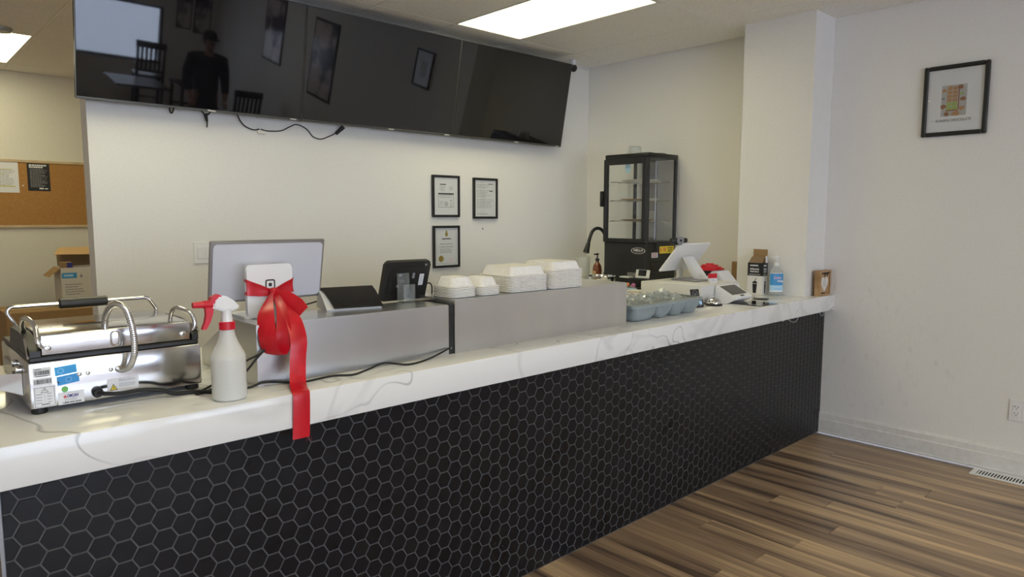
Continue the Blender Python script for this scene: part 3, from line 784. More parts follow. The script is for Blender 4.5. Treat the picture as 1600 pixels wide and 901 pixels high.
# ================================================================= ON THE COUNTER, LEFT
# panini grill seen from its back
g = thing('panini_grill', 'stainless panini press with black handle and stickers, at the left end of the counter', 'grill', (0.285, 2.114, ZT))
for x in (0.022, 0.404):
    for y in (0.024, 0.43):
        b = MB(); b.lathe([(0.016, 0), (0.019, 0.004), (0.017, 0.0175)], (x, y, 0), 16); b.build('rubber_foot', 'black_rubber', g)
b = MB(); b.span((0, 0, 0.017), (0.426, 0.455, 0.138), 0.004, 2); b.build('body', 'grill_steel', g)
b = MB(); b.span((0.004, 0.004, 0.1385), (0.422, 0.45, 0.150), 0.002); b.build('lower_rim', 'black_cast', g)
for x0, x1 in ((0.006, 0.030), (0.4055, 0.423)):
    b = MB(); b.prism([(0.006, 0.1505), (0.006, 0.166), (0.05, 0.19), (0.15, 0.201), (0.30, 0.198), (0.33, 0.1505)], 'x', x0, x1); b.build('side_casting', 'black_cast', g)
b = MB(); b.span((0.0325, 0.012, 0.151), (0.403, 0.345, 0.206), 0.003, 2); b.build('lid', 'grill_steel', g)
for x, z in ((0.047, 0.170), (0.382, 0.170)):
    b = MB(); b.lathe([(0.0085, 0), (0.0085, 0.002), (0.006, 0.0032)], (x, 0.0118, z), 16, rotm(PI / 2)); b.lathe([(0.0028, 0.0032), (0.0028, 0.0052)], (x, 0.0118, z), 8, rotm(PI / 2)); b.build('lid_screw', 'chrome', g)
for x, z in ((0.112, 0.094), (0.132, 0.094), (0.187, 0.095)):
    b = MB(); b.lathe([(0.006, 0), (0.006, 0.001), (0.003, 0.003)], (x, 0.0, z), 12, rotm(PI / 2)); b.build('body_screw', 'chrome', g)
# latch plate on the lid behind the hose
b = MB()
b.tube([(0.205 + 0.0105 * math.cos(a), 0.009, 0.178 + 0.0105 * math.sin(a) + (0.010 if math.sin(a) > 0 else -0.010)) for a in [2 * PI * i / 20 for i in range(20)]], 0.0022, 8, closed=True)
b.build('lid_ring', 'chrome', g)
# handle bar
b = MB()
b.tube([(0.036, 0.36, 0.172), (0.020, 0.36, 0.205), (0.009, 0.36, 0.228), (0.016, 0.36, 0.246), (0.05, 0.36, 0.2475), (0.2, 0.36, 0.2475), (0.35, 0.36, 0.2475), (0.384, 0.36, 0.246), (0.398, 0.36, 0.232), (0.412, 0.36, 0.205), (0.404, 0.345, 0.19)], 0.0055, 12, 5)
b.build('handle_bar', 'chrome', g)
b = MB(); b.lathe([(0.012, 0), (0.0155, 0.003), (0.0155, 0.128), (0.012, 0.131)], (0.138, 0.36, 0.2475), 18, rotm(0, PI / 2)); b.build('handle_grip', 'black_plastic', g)
# hinge loops of chrome rod
b = MB(); b.tube([(0.018, 0.15, 0.196), (0.010, 0.12, 0.225), (0.008, 0.07, 0.246), (0.016, 0.05, 0.246), (0.026, 0.03, 0.226), (0.026, 0.012, 0.19), (0.036, 0.014, 0.172)], 0.0062, 12, 3); b.build('hinge_rod', 'chrome', g)
b = MB(); b.tube([(0.376, 0.10, 0.204), (0.378, 0.09, 0.228), (0.386, 0.07, 0.242), (0.404, 0.04, 0.234), (0.418, 0.03, 0.218), (0.421, 0.025, 0.19), (0.412, 0.03, 0.172)], 0.0062, 12, 3); b.build('hinge_rod', 'chrome', g)
b = MB(); b.tube([(0.425, 0.04, 0.19), (0.437, 0.05, 0.165), (0.428, 0.09, 0.155)], 0.004, 8, 5); b.build('spring_wire', 'chrome', g)
b = MB(); b.tube([(0.004, 0.05, 0.195), (0.003, 0.02, 0.166), (0.003, 0.004, 0.148)], 0.003, 8, 5); b.build('spring_wire', 'chrome', g)
# corrugated steel hose
b = MB()
hp = catmull([Vector(p) for p in ((0.189, 0.05, 0.206), (0.190, 0.035, 0.240), (0.197, 0.0, 0.270), (0.209, -0.03, 0.277), (0.222, -0.045, 0.262), (0.231, -0.05, 0.225), (0.236, -0.05, 0.18), (0.235, -0.045, 0.135), (0.226, -0.03, 0.103), (0.213, -0.012, 0.092), (0.205, 0.0, 0.095))], 36)
b.tube(hp, 0.0085, 12, rad=lambda u: 0.0088 + 0.0003 * math.sin(u * 2 * PI * 80))
b.build('flexible_hose', 'chrome', g)
# drip tray handle on the left side
b = MB(); b.hexa([(-0.001, 0.10, 0.036), (-0.001, 0.26, 0.036), (-0.070, 0.24, 0.066), (-0.070, 0.12, 0.066), (-0.001, 0.10, 0.096), (-0.001, 0.26, 0.096), (-0.070, 0.24, 0.098), (-0.070, 0.12, 0.098)]); b.build('drip_tray_handle', 'chrome', g, smooth=20)
b = MB(); b.cyl((-0.001, 0.10, 0.108), (-0.014, 0.10, 0.108), 0.011, 14); b.cyl((-0.001, 0.18, 0.112), (-0.012, 0.18, 0.112), 0.010, 14); b.build('knurled_knob', 'chrome', g)
b = MB(); b.span((-0.003, 0.26, 0.03), (-0.0002, 0.40, 0.10)); b.build('side_plate', 'steel_dark', g, smooth=0)
# stickers on the back
o = (0, -0.0004, 0)
R_, U_ = (1, 0, 0), (0, 0, 1)
def sticker(name, x0, z0, x1, z1, m, lift=0.0003): return quads(name, [(x0, z0, x1, z1)], m, g, o, R_, U_, lift)
s = sticker('barcode_label', 0.009, 0.099, 0.049, 0.124, 'paper')
rd = random.Random(5)
def bars_(x0, x1, z0, z1, seed):
    rd = random.Random(seed); x = x0; out = []
    while x < x1:
        w = rd.choice((0.0006, 0.001, 0.0016)); out.append((x, z0, x + w, z1)); x += w + rd.choice((0.0006, 0.0011))
    return out
quads('barcode', bars_(0.013, 0.046, 0.105, 0.116, 1), 'ink', s, o, R_, U_, 0.0006); quads('label_text', [(0.013, 0.119, 0.028, 0.1205), (0.015, 0.1005, 0.043, 0.1022)], 'ink', s, o, R_, U_, 0.0006)
s = sticker('barcode_label', 0.008, 0.076, 0.050, 0.0975, 'paper')
quads('barcode', bars_(0.011, 0.047, 0.081, 0.093, 2), 'ink', s, o, R_, U_, 0.0006)
s = sticker('rating_label', 0.008, 0.019, 0.056, 0.0740, 'paper')
quads('label_border', [(0.010, 0.021, 0.0107, 0.072), (0.0533, 0.021, 0.054, 0.072), (0.010, 0.021, 0.054, 0.0217), (0.010, 0.0713, 0.054, 0.072)], 'ink', s, o, R_, U_, 0.0006)
b = MB()
for a, c in (((0.024, 0.058), (0.032, 0.070)), ((0.032, 0.070), (0.040, 0.058)), ((0.040, 0.058), (0.024, 0.058))):
    d = Vector((c[0] - a[0], c[1] - a[1])); q = Vector((-d.y, d.x)).normalized() * 0.0005
    b.faces([(a[0] + q.x, -0.001, a[1] + q.y), (c[0] + q.x, -0.001, c[1] + q.y), (c[0] - q.x, -0.001, c[1] - q.y), (a[0] - q.x, -0.001, a[1] - q.y)], [(0, 1, 2, 3)])
b.faces([(0.0325, -0.001, 0.067), (0.0308, -0.001, 0.0635), (0.0322, -0.001, 0.0635), (0.0315, -0.001, 0.060), (0.0338, -0.001, 0.0645), (0.0325, -0.001, 0.0645)], [(0, 1, 2, 3, 4, 5)])
b.build('warning_mark', 'ink', s, smooth=0, recalc=False)
quads('label_text', [r for i in range(4) for r in ((0.013, 0.053 - i * 0.0075, 0.026, 0.0545 - i * 0.0075), (0.037, 0.0535 - i * 0.0075, 0.046, 0.055 - i * 0.0075))] + [(0.0315, 0.030, 0.0319, 0.056)], 'ink_grey', s, o, R_, U_, 0.0006)
quads('maker_line', text_rows(0.024, 0.042, 0.028, 1, .01, 0.0026, 8, 0), 'ink', s, o, R_, U_, 0.0006)
b = MB(); b.faces([(0.056, -0.0007, 0.1195), (0.106, -0.0007, 0.1235), (0.1075, -0.0007, 0.101), (0.0575, -0.0007, 0.096)], [(3, 2, 1, 0)]); s = b.build('blue_label', 'blue_sticker', g, smooth=0, recalc=False)
b = MB(); b.faces([(0.060, -0.0010, 0.0935), (0.110, -0.0010, 0.0985), (0.1115, -0.0010, 0.0755), (0.0615, -0.0010, 0.070)], [(3, 2, 1, 0)]); s2 = b.build('blue_label', 'blue_sticker_dark', g, smooth=0, recalc=False)
disc('round_mark', 0.007, 'blue_pale', s, (0.070, -0.0008, 0.109), R_, U_, r0=0.006); quads('label_text', text_rows(0.080, 0.104, 0.116, 4, 0.004, 0.0012, 9), 'blue_sticker_dark', s, (0, -0.0008, 0), R_, U_)
disc('round_mark', 0.007, 'blue_pale', s2, (0.087, -0.0011, 0.084), R_, U_, r0=0.0063); quads('label_text', [(0.062, 0.076, 0.065, 0.082)], 'ink', s2, (0, -0.0011, 0), R_, U_)
s = disc('green_sticker', 0.0075, 'green', g, (0.077, -0.0006, 0.0585), R_, U_)
disc('sticker_print', 0.004, 'yellow', s, (0.077, -0.0010, 0.0585), R_, U_, r0=0.0033)
s = sticker('maker_label', 0.061, 0.018, 0.120, 0.0505, 'paper')
lettering('OMCAN', 0.0115, 'navy', s, (0.0935, -0.0008, 0.0395), R_, (0.05, 0, 1), width=0.026, bold=0.0004, shear=0.15)
st = [(0.0765 + (0.0058 if i % 2 == 0 else 0.0023) * math.sin(2 * PI * i / 10), 0.0385 + (0.0058 if i % 2 == 0 else 0.0023) * math.cos(2 * PI * i / 10)) for i in range(10)]
poly_print('red_star', st, 'red', s, (0, -0.0008, 0), R_, U_)
quads('label_text', text_rows(0.075, 0.105, 0.0325, 2, 0.0032, 0.001, 4), 'ink_grey', s, o, R_, U_, 0.0006)
lettering('1.800-465-0234', 0.0062, 'ink', s, (0.091, -0.0008, 0.0225), R_, U_, width=0.042, bold=0.0002)
s = sticker('caution_label', 0.176, 0.034, 0.254, 0.068, 'paper')
tri = poly_print('yellow_triangle', [(0.181, 0.0365), (0.201, 0.0365), (0.191, 0.0545)], 'ink', s, o, R_, U_, 0.0005); poly_print('triangle_face', [(0.1835, 0.038), (0.1985, 0.038), (0.191, 0.0515)], 'yellow', s, o, R_, U_, 0.0008)
quads('caution_text', text_rows(0.205, 0.250, 0.064, 2, 0.0035, 0.0012, 6, .1) + text_rows(0.205, 0.250, 0.053, 3, 0.0035, 0.0012, 7, .3), 'ink_grey', s, o, R_, U_, 0.0006)
poly_print('bolt_mark', [(0.1915, 0.049), (0.1895, 0.044), (0.1912, 0.044), (0.190, 0.0395), (0.1935, 0.0455), (0.1918, 0.0455)], 'ink', s, o, R_, U_, 0.0011)
b = MB(); b.lathe([(0.0135, -0.001), (0.0135, 0.010), (0.010, 0.016)], (0.151, 0, 0.038), 16, rotm(PI / 2)); b.build('cable_gland', 'black_rubber', g)
b = MB(); b.tube([(0.151, -0.012, 0.038), (0.165, -0.030, 0.037), (0.20, -0.040, 0.034), (0.25, -0.038, 0.034), (0.30, -0.036, 0.025), (0.335, -0.040, 0.009), (0.385, -0.045, 0.006), (0.43, -0.085, 0.006), (0.46, -0.12, 0.006)], 0.0058, 10, 6); b.build('power_cable', 'black_rubber', g)

# spray bottle
t = thing('spray_bottle', 'half full milky spray bottle with a red trigger, beside the grill', 'spray bottle', (0.7285, 1.946, ZT))
b = MB()
b.lathe([(0.036, 0.0), (0.044, 0.003), (0.0465, 0.008), (0.0465, 0.112), (0.0475, 0.120), (0.045, 0.128), (0.038, 0.142), (0.0285, 0.160), (0.0215, 0.180), (0.018, 0.199)], n=36, cap=False); b.build('bottle', 'hdpe', t, smooth=50)
b = MB(); b.lathe([(0.0, 0.0035), (0.042, 0.004), (0.0452, 0.009), (0.0452, 0.088), (0.0, 0.088)], n=36, cap=False); b.build('liquid', 'liquid', t)
b = MB(); b.lathe([(0.018, 0.198), (0.0205, 0.199), (0.0205, 0.219), (0.018, 0.221)], n=24)
for i in range(24):
    a = 2 * PI * i / 24; b.box((0.0207 * math.cos(a), 0.0207 * math.sin(a), 0.209), (0.002, 0.002, 0.019), 0, rotm(0, 0, a))
b.build('collar', 'red', t)
b = MB(); b.lathe([(0.016, 0.221), (0.0145, 0.235), (0.0135, 0.250), (0.015, 0.258)], n=20)
b.prism([(-0.040, 0.262), (-0.036, 0.285), (-0.022, 0.297), (0.000, 0.292), (0.022, 0.276), (0.033, 0.262), (0.030, 0.256), (0.018, 0.250), (-0.012, 0.250)], 'y', -0.0125, 0.0125)
bmesh.ops.bevel(b.bm, geom=[e for e in b.bm.edges if abs(abs(e.verts[0].co.y) - 0.0125) < 1e-5 and abs(e.verts[0].co.y - e.verts[1].co.y) < 1e-6], offset=0.004, segments=2, affect='EDGES')
b.build('spray_head', 'white_plastic', t, smooth=50)
b = MB(); b.cyl((-0.038, 0, 0.272), (-0.062, 0, 0.273), 0.011, 16); b.cyl((-0.062, 0, 0.273), (-0.090, 0, 0.2735), 0.0095, 16, 0.008); b.prism([(-0.050, 0.272), (-0.042, 0.292), (-0.024, 0.3), (-0.014, 0.294), (-0.03, 0.276)], 'y', -0.010, 0.010); b.build('nozzle', 'red', t)
b = MB(); b.prism([(-0.058, 0.264), (-0.057, 0.245), (-0.061, 0.225), (-0.069, 0.205), (-0.058, 0.204), (-0.046, 0.225), (-0.038, 0.248), (-0.036, 0.264)], 'y', -0.007, 0.007); b.build('trigger', 'red', t)
b = MB(); b.cyl((0, 0, 0.01), (0, 0, 0.199), 0.003, 8); b.build('dip_tube', 'white_plastic', t)

# stainless housings along the counter front
def housing(name, label, x0, x1, zt, ytop):
    t = thing(name, label, 'steel housing', (x0, 2.021, ZT))
    w = x1 - x0; h = zt - ZT
    b = MB(); b.prism([(0, 0), (0, h), (ytop - 2.021, h), (0.469, 0.057), (0.469, 0)], 'x', 0, w)
    bmesh.ops.bevel(b.bm, geom=[e for e in b.bm.edges if all(v.co.z > h - 1e-4 for v in e.verts)], offset=0.0025, segments=2, affect='EDGES')
    b.build('steel_cover', 'steel', t)
    return t
h1 = housing('steel_housing', 'stainless steel box carrying the register screen, left of two on the counter', 0.842, 1.571, Z1, 2.215)
b = MB(); b.prism([(0.003, 0), (0.003, 0.186), (0.19, 0.186), (0.46, 0.055), (0.46, 0)], 'x', 0.7295, 0.7555); b.build('black_end_panel', 'black', h1, smooth=0)
b = MB(); b.lathe([(0.004, 0), (0.003, 0.002)], (0.742, 0.003, 0.022), 10, rotm(PI / 2)); b.build('panel_screw', 'grey_metal', h1)
h2 = housing('steel_housing', 'stainless steel box carrying the takeout containers, right of two on the counter', 1.600, 2.645, Z2, 2.30)

# register with its customer screen and stand
t = thing('register_screen', 'large pale grey register display seen from behind on a white stand', 'register', (0.874, 2.155, Z1), 0.06)
def rrect(w, h, r, n=6, cx=0, cy=0):
    out = []
    for sx, sy, a0 in ((1, -1, -PI / 2), (1, 1, 0), (-1, 1, PI / 2), (-1, -1, PI)):
        for i in range(n + 1):
            a = a0 + PI / 2 * i / n; out.append((cx + sx * (w / 2 - r) + r * math.cos(a), cy + sy * (h / 2 - r) + r * math.sin(a)))
    return out
b = MB(); b.prism(rrect(0.157, 0.170, 0.016, cx=0.0785, cy=0.087), 'y', 0.0, 0.016)
bmesh.ops.bevel(b.bm, geom=[e for e in b.bm.edges if abs(e.verts[0].co.y - e.verts[1].co.y) < 1e-6], offset=0.003, segments=2, affect='EDGES')
b.build('stand_plate', 'white_gloss', t)
b = MB(); b.prism(rrect(0.175, 0.14, 0.012, cx=0.078, cy=0.072), 'z', 0.0002, 0.010); b.build('stand_foot', 'white_gloss', t)
b = MB(); b.box((0.0785, 0.045, 0.15), (0.07, 0.07, 0.03), 0.006); b.build('screen_arm', 'white_plastic', t)
b = MB()
em = MB(); Rq = rrect(0.034, 0.034, 0.007); Ri = rrect(0.025, 0.025, 0.004)
k = len(Rq); em.faces([(0.078 + x, -0.0006, 0.106 + z) for x, z in Rq] + [(0.078 + x, -0.0006, 0.106 + z) for x, z in Ri], [(i, (i + 1) % k, k + (i + 1) % k, k + i) for i in range(k)])
em.faces([(0.078 + x, -0.0006, 0.106 + z) for x, z in rrect(0.011, 0.011, 0.002)], [tuple(range(k))])
em.build('square_emblem', 'black', t, smooth=0, recalc=False)
b = MB(); TL = math.radians(13); Rm = rotm(TL, 0, -0.10)
mo = Vector((0.118, 0.088, 0.146))
b.box(mo, (0.385, 0.012, 0.208), 0.003, Rm); b.build('screen_frame', 'alu', t)
b = MB(); b.prism(rrect(0.368, 0.189, 0.014), 'y', -0.010, -0.0062)
for v in b.bm.verts: v.co = Rm @ v.co + mo
b.build('back_shell', 'lavender', t)
b = MB(); b.box(mo + Rm @ Vector((0, 0.0072, 0)), (0.378, 0.002, 0.2), 0, Rm); b.build('glass_front', 'screen', t, smooth=0)

t = thing('ribbon_bow', 'red satin ribbon bow tied round the white stand, its tail hanging over the counter edge', 'ribbon', (0, 0, 0))
A = 0.06
def onst(x, y, z): return (0.874 + x * math.cos(A) - y * math.sin(A), 2.155 + x * math.sin(A) + y * math.cos(A), Z1 + z)
b = MB()
b.ribbon([onst(0.158, 0.019, 0.102), onst(0.1585, 0.008, 0.102), onst(0.157, -0.004, 0.100), onst(0.125, -0.006, 0.092), onst(0.082, -0.009, 0.082), onst(0.04, -0.006, 0.090), onst(0.0, -0.004, 0.101), onst(-0.0015, 0.008, 0.102), onst(-0.001, 0.019, 0.102)], [0.046, 0.046, 0.046, 0.034, 0.018, 0.038, 0.050, 0.050, 0.05], (0, 0, 1), smooth=8)
b.build('band', 'satin', t, smooth=50)
b = MB(); b.lathe([(0.0, -0.016), (0.011, -0.012), (0.016, 0.0), (0.012, 0.012), (0.0, 0.017)], onst(0.082, -0.014, 0.082), 14, rotm(0.3, 0.2, 0), cap=False, sx=1.0, sy=0.7); b.build('knot', 'satin', t, smooth=60)
b = MB()
b.ribbon([(0.950, 2.137, 1.222), (0.918, 2.095, 1.205), (0.880, 2.035, 1.172), (0.864, 1.994, 1.11), (0.870, 1.990, 1.065), (0.890, 1.987, 1.048), (0.907, 1.990, 1.07), (0.918, 1.997, 1.13), (0.938, 2.06, 1.188), (0.955, 2.134, 1.215)], [0.016, 0.03, 0.05, 0.056, 0.056, 0.056, 0.054, 0.046, 0.03, 0.016], [(0.9, 0, 0.4), (0.9, 0, 0.4), (0.75, -0.35, 0.3), (0.6, -0.7, 0.1), (0.55, -0.8, 0), (0.6, -0.75, 0), (0.7, -0.6, 0.1), (0.8, -0.4, 0.3), (0.9, 0, 0.4), (0.9, 0, 0.4)], smooth=8)
b.build('loop', 'satin', t, smooth=50)
b = MB()
b.ribbon([(0.956, 2.136, 1.220), (0.975, 2.105, 1.205), (0.995, 2.07, 1.178), (1.003, 2.045, 1.155)], [0.018, 0.045, 0.056, 0.054], [(0.6, -0.1, 0.8), (0.55, -0.1, 0.75), (0.6, -0.2, 0.7), (0.62, -0.2, 0.7)], smooth=8)
b.build('short_tail', 'satin', t, smooth=50)
b = MB()
b.ribbon([(0.952, 2.134, 1.214), (0.950, 2.07, 1.180), (0.952, 2.005, 1.148), (0.950, 1.966, 1.09), (0.942, 1.958, 1.03), (0.932, 1.942, 0.976), (0.920, 1.915, 0.957), (0.908, 1.880, 0.953), (0.905, 1.866, 0.945), (0.903, 1.863, 0.90), (0.902, 1.864, 0.86), (0.900, 1.865, 0.815)], [0.018, 0.040, 0.052, 0.053, 0.053, 0.053, 0.053, 0.053, 0.053, 0.053, 0.053, 0.053], [(1, 0, 0), (1, 0, 0), (1, -0.05, 0), (1, -0.05, 0), (1, 0, 0), (1, 0.05, 0), (1, 0, 0), (1, 0, 0), (1, 0, 0), (1, 0, 0), (1, 0, 0), (1, 0, 0)], smooth=8)
b.build('long_tail', 'satin', t, smooth=50)
b = MB()
for x, dx in ((0.921, 0.003), (0.924, 0.010), (0.919, -0.004)):
    b.tube([(x, 1.865, 0.816), (x + dx * .6, 1.864, 0.809), (x + dx, 1.864, 0.801)], 0.0003, 4)
b.build('frayed_threads', 'satin', t)

# customer display wedge
t = thing('customer_display', 'black glass customer display on a cream wedge, left of the tablet', 'display', (1.149, 2.160, Z1), math.radians(-13))
b = MB(); b.prism([(0.0, 0.0002), (0.0, 0.006), (0.03, 0.028), (0.07, 0.051), (0.108, 0.064), (0.118, 0.056), (0.135, 0.0002)], 'x', 0.0, 0.197); b.build('wedge_body', 'white_enamel', t, smooth=20)
b = MB()
pr = [(-0.004, 0.0065), (0.03, 0.0295), (0.07, 0.0525), (0.110, 0.0665)]
ins = [0.026, 0.020, 0.013, 0.007]
vs = []
for (y, z), q in zip(pr, ins):
    vs += [(q, y, z), (0.2, y, z), (q, y - 0.002, z + 0.005), (0.2, y - 0.002, z + 0.005)]
fs = [(0, 1, 3, 2), (12, 14, 15, 13)]
for k in range(3):
    a, c = 4 * k, 4 * k + 4
    fs += [(a + 2, a + 3, c + 3, c + 2), (a, c, c + 1, a + 1), (a, a + 2, c + 2, c), (a + 1, c + 1, c + 3, a + 3)]
b.faces(vs, fs); b.build('glass_top', 'screen', t, smooth=30)
b = MB(); b.prism([(-0.006, 0.0003), (-0.006, 0.0030), (0.0, 0.0030), (0.0, 0.0003)], 'x', 0.004, 0.196); b.build('base_edge', 'grey_metal', t)
b = MB(); b.tube([(1.225, 2.365, Z1 + 0.012), (1.19, 2.36, Z1 + 0.006), (1.12, 2.32, Z1 + 0.004), (1.06, 2.29, Z1 + 0.004), (1.01, 2.27, Z1 + 0.004)], 0.0028, 8, 6)
tag(b.build('usb_cable', 'black_rubber'), 'thin black cable lying between the register stand and the customer display', 'cable')

# rugged tablet
t = thing('rugged_tablet', 'tablet in a thick black case propped up, seen from behind', 'tablet', (1.435, 2.268, Z1), math.radians(-4))
TL = math.radians(20); Rm = rotm(TL, 0, 0)
b = MB(); b.prism(rrect(0.200, 0.163, 0.014, cx=0.092, cy=0.084), 'y', -0.006, 0.014)
bmesh.ops.bevel(b.bm, geom=[e for e in b.bm.edges if abs(e.verts[0].co.y - e.verts[1].co.y) < 1e-6], offset=0.004, segments=2, affect='EDGES')
for v in b.bm.verts: v.co = Rm @ v.co
b.build('case', 'black_rubber', t)
b = MB(); b.prism([(0.012, 0.035), (0.012, 0.115), (0.03, 0.14), (0.155, 0.146), (0.172, 0.12), (0.172, 0.04), (0.150, 0.018), (0.03, 0.018)], 'y', -0.0075, -0.0055)
for v in b.bm.verts: v.co = Rm @ v.co
b.build('back_panel', 'black_plastic', t)
b = MB(); b.span((-0.004, 0.0142, 0.012), (0.188, 0.0152, 0.155))
for v in b.bm.verts: v.co = Rm @ v.co
b.build('glass_front', 'screen', t, smooth=0)
N = Rm @ Vector((0, -1, 0)); UU = Rm @ Vector((0, 0, 1))
quads('white_label', [(0.148, 0.064, 0.168, 0.112)], 'paper', t, Rm @ Vector((0, -0.0078, 0)), (1, 0, 0), UU)
quads('label_lines', text_rows(0.151, 0.165, 0.106, 7, 0.006, 0.0018, 3), 'ink_grey', t, Rm @ Vector((0, -0.0083, 0)), (1, 0, 0), UU)
quads('printed_marks', [(0.055, 0.105, 0.07, 0.116), (0.115, 0.095, 0.126, 0.118), (0.05, 0.06, 0.062, 0.07)], 'ink_grey', t, Rm @ Vector((0, -0.0078, 0)), (1, 0, 0), UU)
disc('rear_camera', 0.005, 'grey_metal', t, Rm @ Vector((0.170, -0.0063, 0.150)), (1, 0, 0), UU)
b = MB(); b.hexa([Vector(p) for p in ((0.06, 0.022, 0.0003), (0.13, 0.022, 0.0003), (0.13, 0.09, 0.0003), (0.06, 0.09, 0.0003), (0.06, -0.004, 0.06), (0.13, -0.004, 0.06), (0.13, 0.0, 0.062), (0.06, 0.0, 0.062))]); b.build('kickstand', 'black_plastic', t)
b = MB(); b.tube([(0.198, -0.01, 0.058), (0.215, -0.008, 0.060), (0.228, -0.004, 0.048), (0.232, 0.0, 0.025), (0.231, 0.002, 0.003)], 0.0028, 8, 6); b.build('charging_cable', 'black_rubber', t)
# clear acrylic easel
t = thing('acrylic_holder', 'small empty clear acrylic holder in front of the black tablet', 'holder', (1.475, 2.200, Z1), math.radians(-6))
for nm, a, c, an in (('back_panel', (-0.002, 0.012, 0.0), (0.050, 0.014, 0.110), 0.0), ('front_lip', (0.002, -0.030, 0.006), (0.052, -0.028, 0.070), 0.0), ('base', (-0.002, -0.030, 0.0002), (0.052, 0.0115, 0.0025), 0.0)):
    b = MB(); b.span(a, c); b.build(nm, 'acrylic', t, smooth=0)
b = MB(); b.prism([(-0.0275, 0.0028), (0.0115, 0.0028), (0.0115, 0.05), (-0.0275, 0.02)], 'x', 0.046, 0.0475); b.build('side_gusset', 'acrylic', t, smooth=0)
b = MB(); b.prism([(-0.0275, 0.0028), (0.0115, 0.0028), (0.0115, 0.05), (-0.0275, 0.02)], 'x', 0.0045, 0.006); b.build('side_gusset', 'acrylic', t, smooth=0)

# cables on the counter
b = MB(); b.tube([(0.785, 2.03, 0.9525), (0.815, 2.014, 0.954), (0.858, 2.0125, 0.962), (0.93, 1.998, 0.9525), (0.969, 1.975, 0.9525), (1.071, 1.988, 0.9525), (1.129, 1.958, 0.9525), (1.20, 1.99, 0.9525), (1.287, 2.016, 0.958), (1.354, 1.965, 0.9525), (1.46, 1.99, 0.955), (1.565, 2.013, 0.974)], 0.0034, 8, 8)
tag(b.build('black_cable', 'black_rubber'), 'long black cable running along the foot of the left steel box', 'cable')
b = MB(); b.tube([(0.670, 2.05, 0.9525), (0.728, 2.10, 0.956), (0.79, 2.045, 1.0), (0.803, 2.011, 1.035), (0.832, 2.010, 1.046), (0.856, 2.010, 1.058), (0.868, 2.009, 1.085), (0.875, 2.009, 1.12)], 0.0034, 8, 8)
tag(b.build('black_cable', 'black_rubber'), 'black cable rising behind the spray bottle to the ribbon, upper of two', 'cable')
b = MB(); b.tube([(0.672, 2.04, 0.9525), (0.735, 2.07, 0.956), (0.79, 2.02, 0.99), (0.805, 2.008, 1.008), (0.835, 2.007, 1.040), (0.858, 2.006, 1.063), (0.872, 2.006, 1.09)], 0.0034, 8, 8)
tag(b.build('black_cable', 'black_rubber'), 'black cable rising behind the spray bottle to the ribbon, lower of two', 'cable')

# ================================================================= TAKEOUT CONTAINERS
PITCH = 0.0063
def container_mesh(w, d, hump):
    """upside-down moulded tray: lip, fluted walls, flat top, hollow underneath"""
    def ring(off, z, flute=0.0):
        out = []; nx = int(w * 105) * 2; r = 0.028
        W, D = w / 2 - off, d / 2 - off; R = max(r - off * 0.5, 0.008)
        pts = []
        for sx, sy, a0 in ((1, -1, -PI / 2), (1, 1, 0), (-1, 1, PI / 2), (-1, -1, PI)):
            for i in range(5):
                a = a0 + PI / 2 * i / 4
                pts.append((sx * (W - R) + R * math.cos(a), sy * (D - R) + R * math.sin(a), math.cos(a), math.sin(a)))
            # straight run to the next corner
            a1 = a0 + PI / 2
            p0 = pts[-1]; tx, ty = -math.sin(a1), math.cos(a1)
            L = 2 * ((D if abs(ty) > 0.5 else W) - R)
            for i in range(1, nx):
                s = L * i / nx; k = flute if (i % 2 == 1) else 0.0
                pts.append((p0[0] + tx * s + math.cos(a1) * -k, p0[1] + ty * s + math.sin(a1) * -k, 0, 0))
        return [(x, y, z) for x, y, _, _ in pts]
    P_ = PITCH
    rings = [ring(0.0045, 0.0), ring(0.0, 0.0022), ring(0.0, P_ - 0.0018), ring(0.003, P_ - 0.0002), ring(0.0075, P_ - 0.0002), ring(0.0095, P_ + 0.002, 0.0026), ring(0.019, hump - 0.006, 0.0036), ring(0.0245, hump, 0.0),
             ring(0.026, hump - 0.0016, 0.0), ring(0.0205, hump - 0.008, 0.0036), ring(0.0112, P_ + 0.002, 0.0026), ring(0.0092, 0.0)]
    n = len(rings[0]); vs = [v for r in rings for v in r]; fs = []
    order = list(range(len(rings)))
    for j in range(len(rings)):
        j2 = (j + 1) % len(rings)
        if j == 7: continue
        for i in range(n): fs.append((j * n + i, j * n + (i + 1) % n, j2 * n + (i + 1) % n, j2 * n + i))
    fs.append(tuple(range(7 * n, 8 * n))); fs.append(tuple(reversed(range(8 * n, 9 * n))))
    return MB().faces(vs, fs)
ORD = ['topmost with its fluted lid showing', 'second from the top', 'third from the top', 'fourth from the top', 'fifth from the top', 'sixth from the top', 'seventh from the top', 'eighth from the top', 'ninth from the top', 'tenth from the top', 'eleventh from the top', 'twelfth from the top', 'lowest']
def stack(x0, x1, y0, y1, n, hump, where, g, smooth=30):
    w, d = x1 - x0, y1 - y0
    o = container_mesh(w, d, hump).build('takeout_container', 'fibre', smooth=40)
    me = o.data
    rd = random.Random(n)
    for i in range(n):
        q = o if i == 0 else link('takeout_container', me)
        q.location = ((x0 + x1) / 2 + rd.uniform(-.0004, .0004), (y0 + y1) / 2 + rd.uniform(-.0004, .0004), Z2 + i * PITCH + 0.0002)
        lab = 'white takeout container, %s of the %s stack' % (ORD[n - 1 - i], where)
        tag(q, lab, 'container', g)
stack(1.618, 1.748, 2.058, 2.195, 7, 0.040, 'leftmost small', 'containers in the leftmost small stack')
stack(1.757, 1.868, 2.050, 2.190, 6, 0.040, 'second small', 'containers in the second small stack')
stack(1.915, 2.138, 2.046, 2.262, 11, 0.042, 'shorter large', 'containers in the shorter large stack')
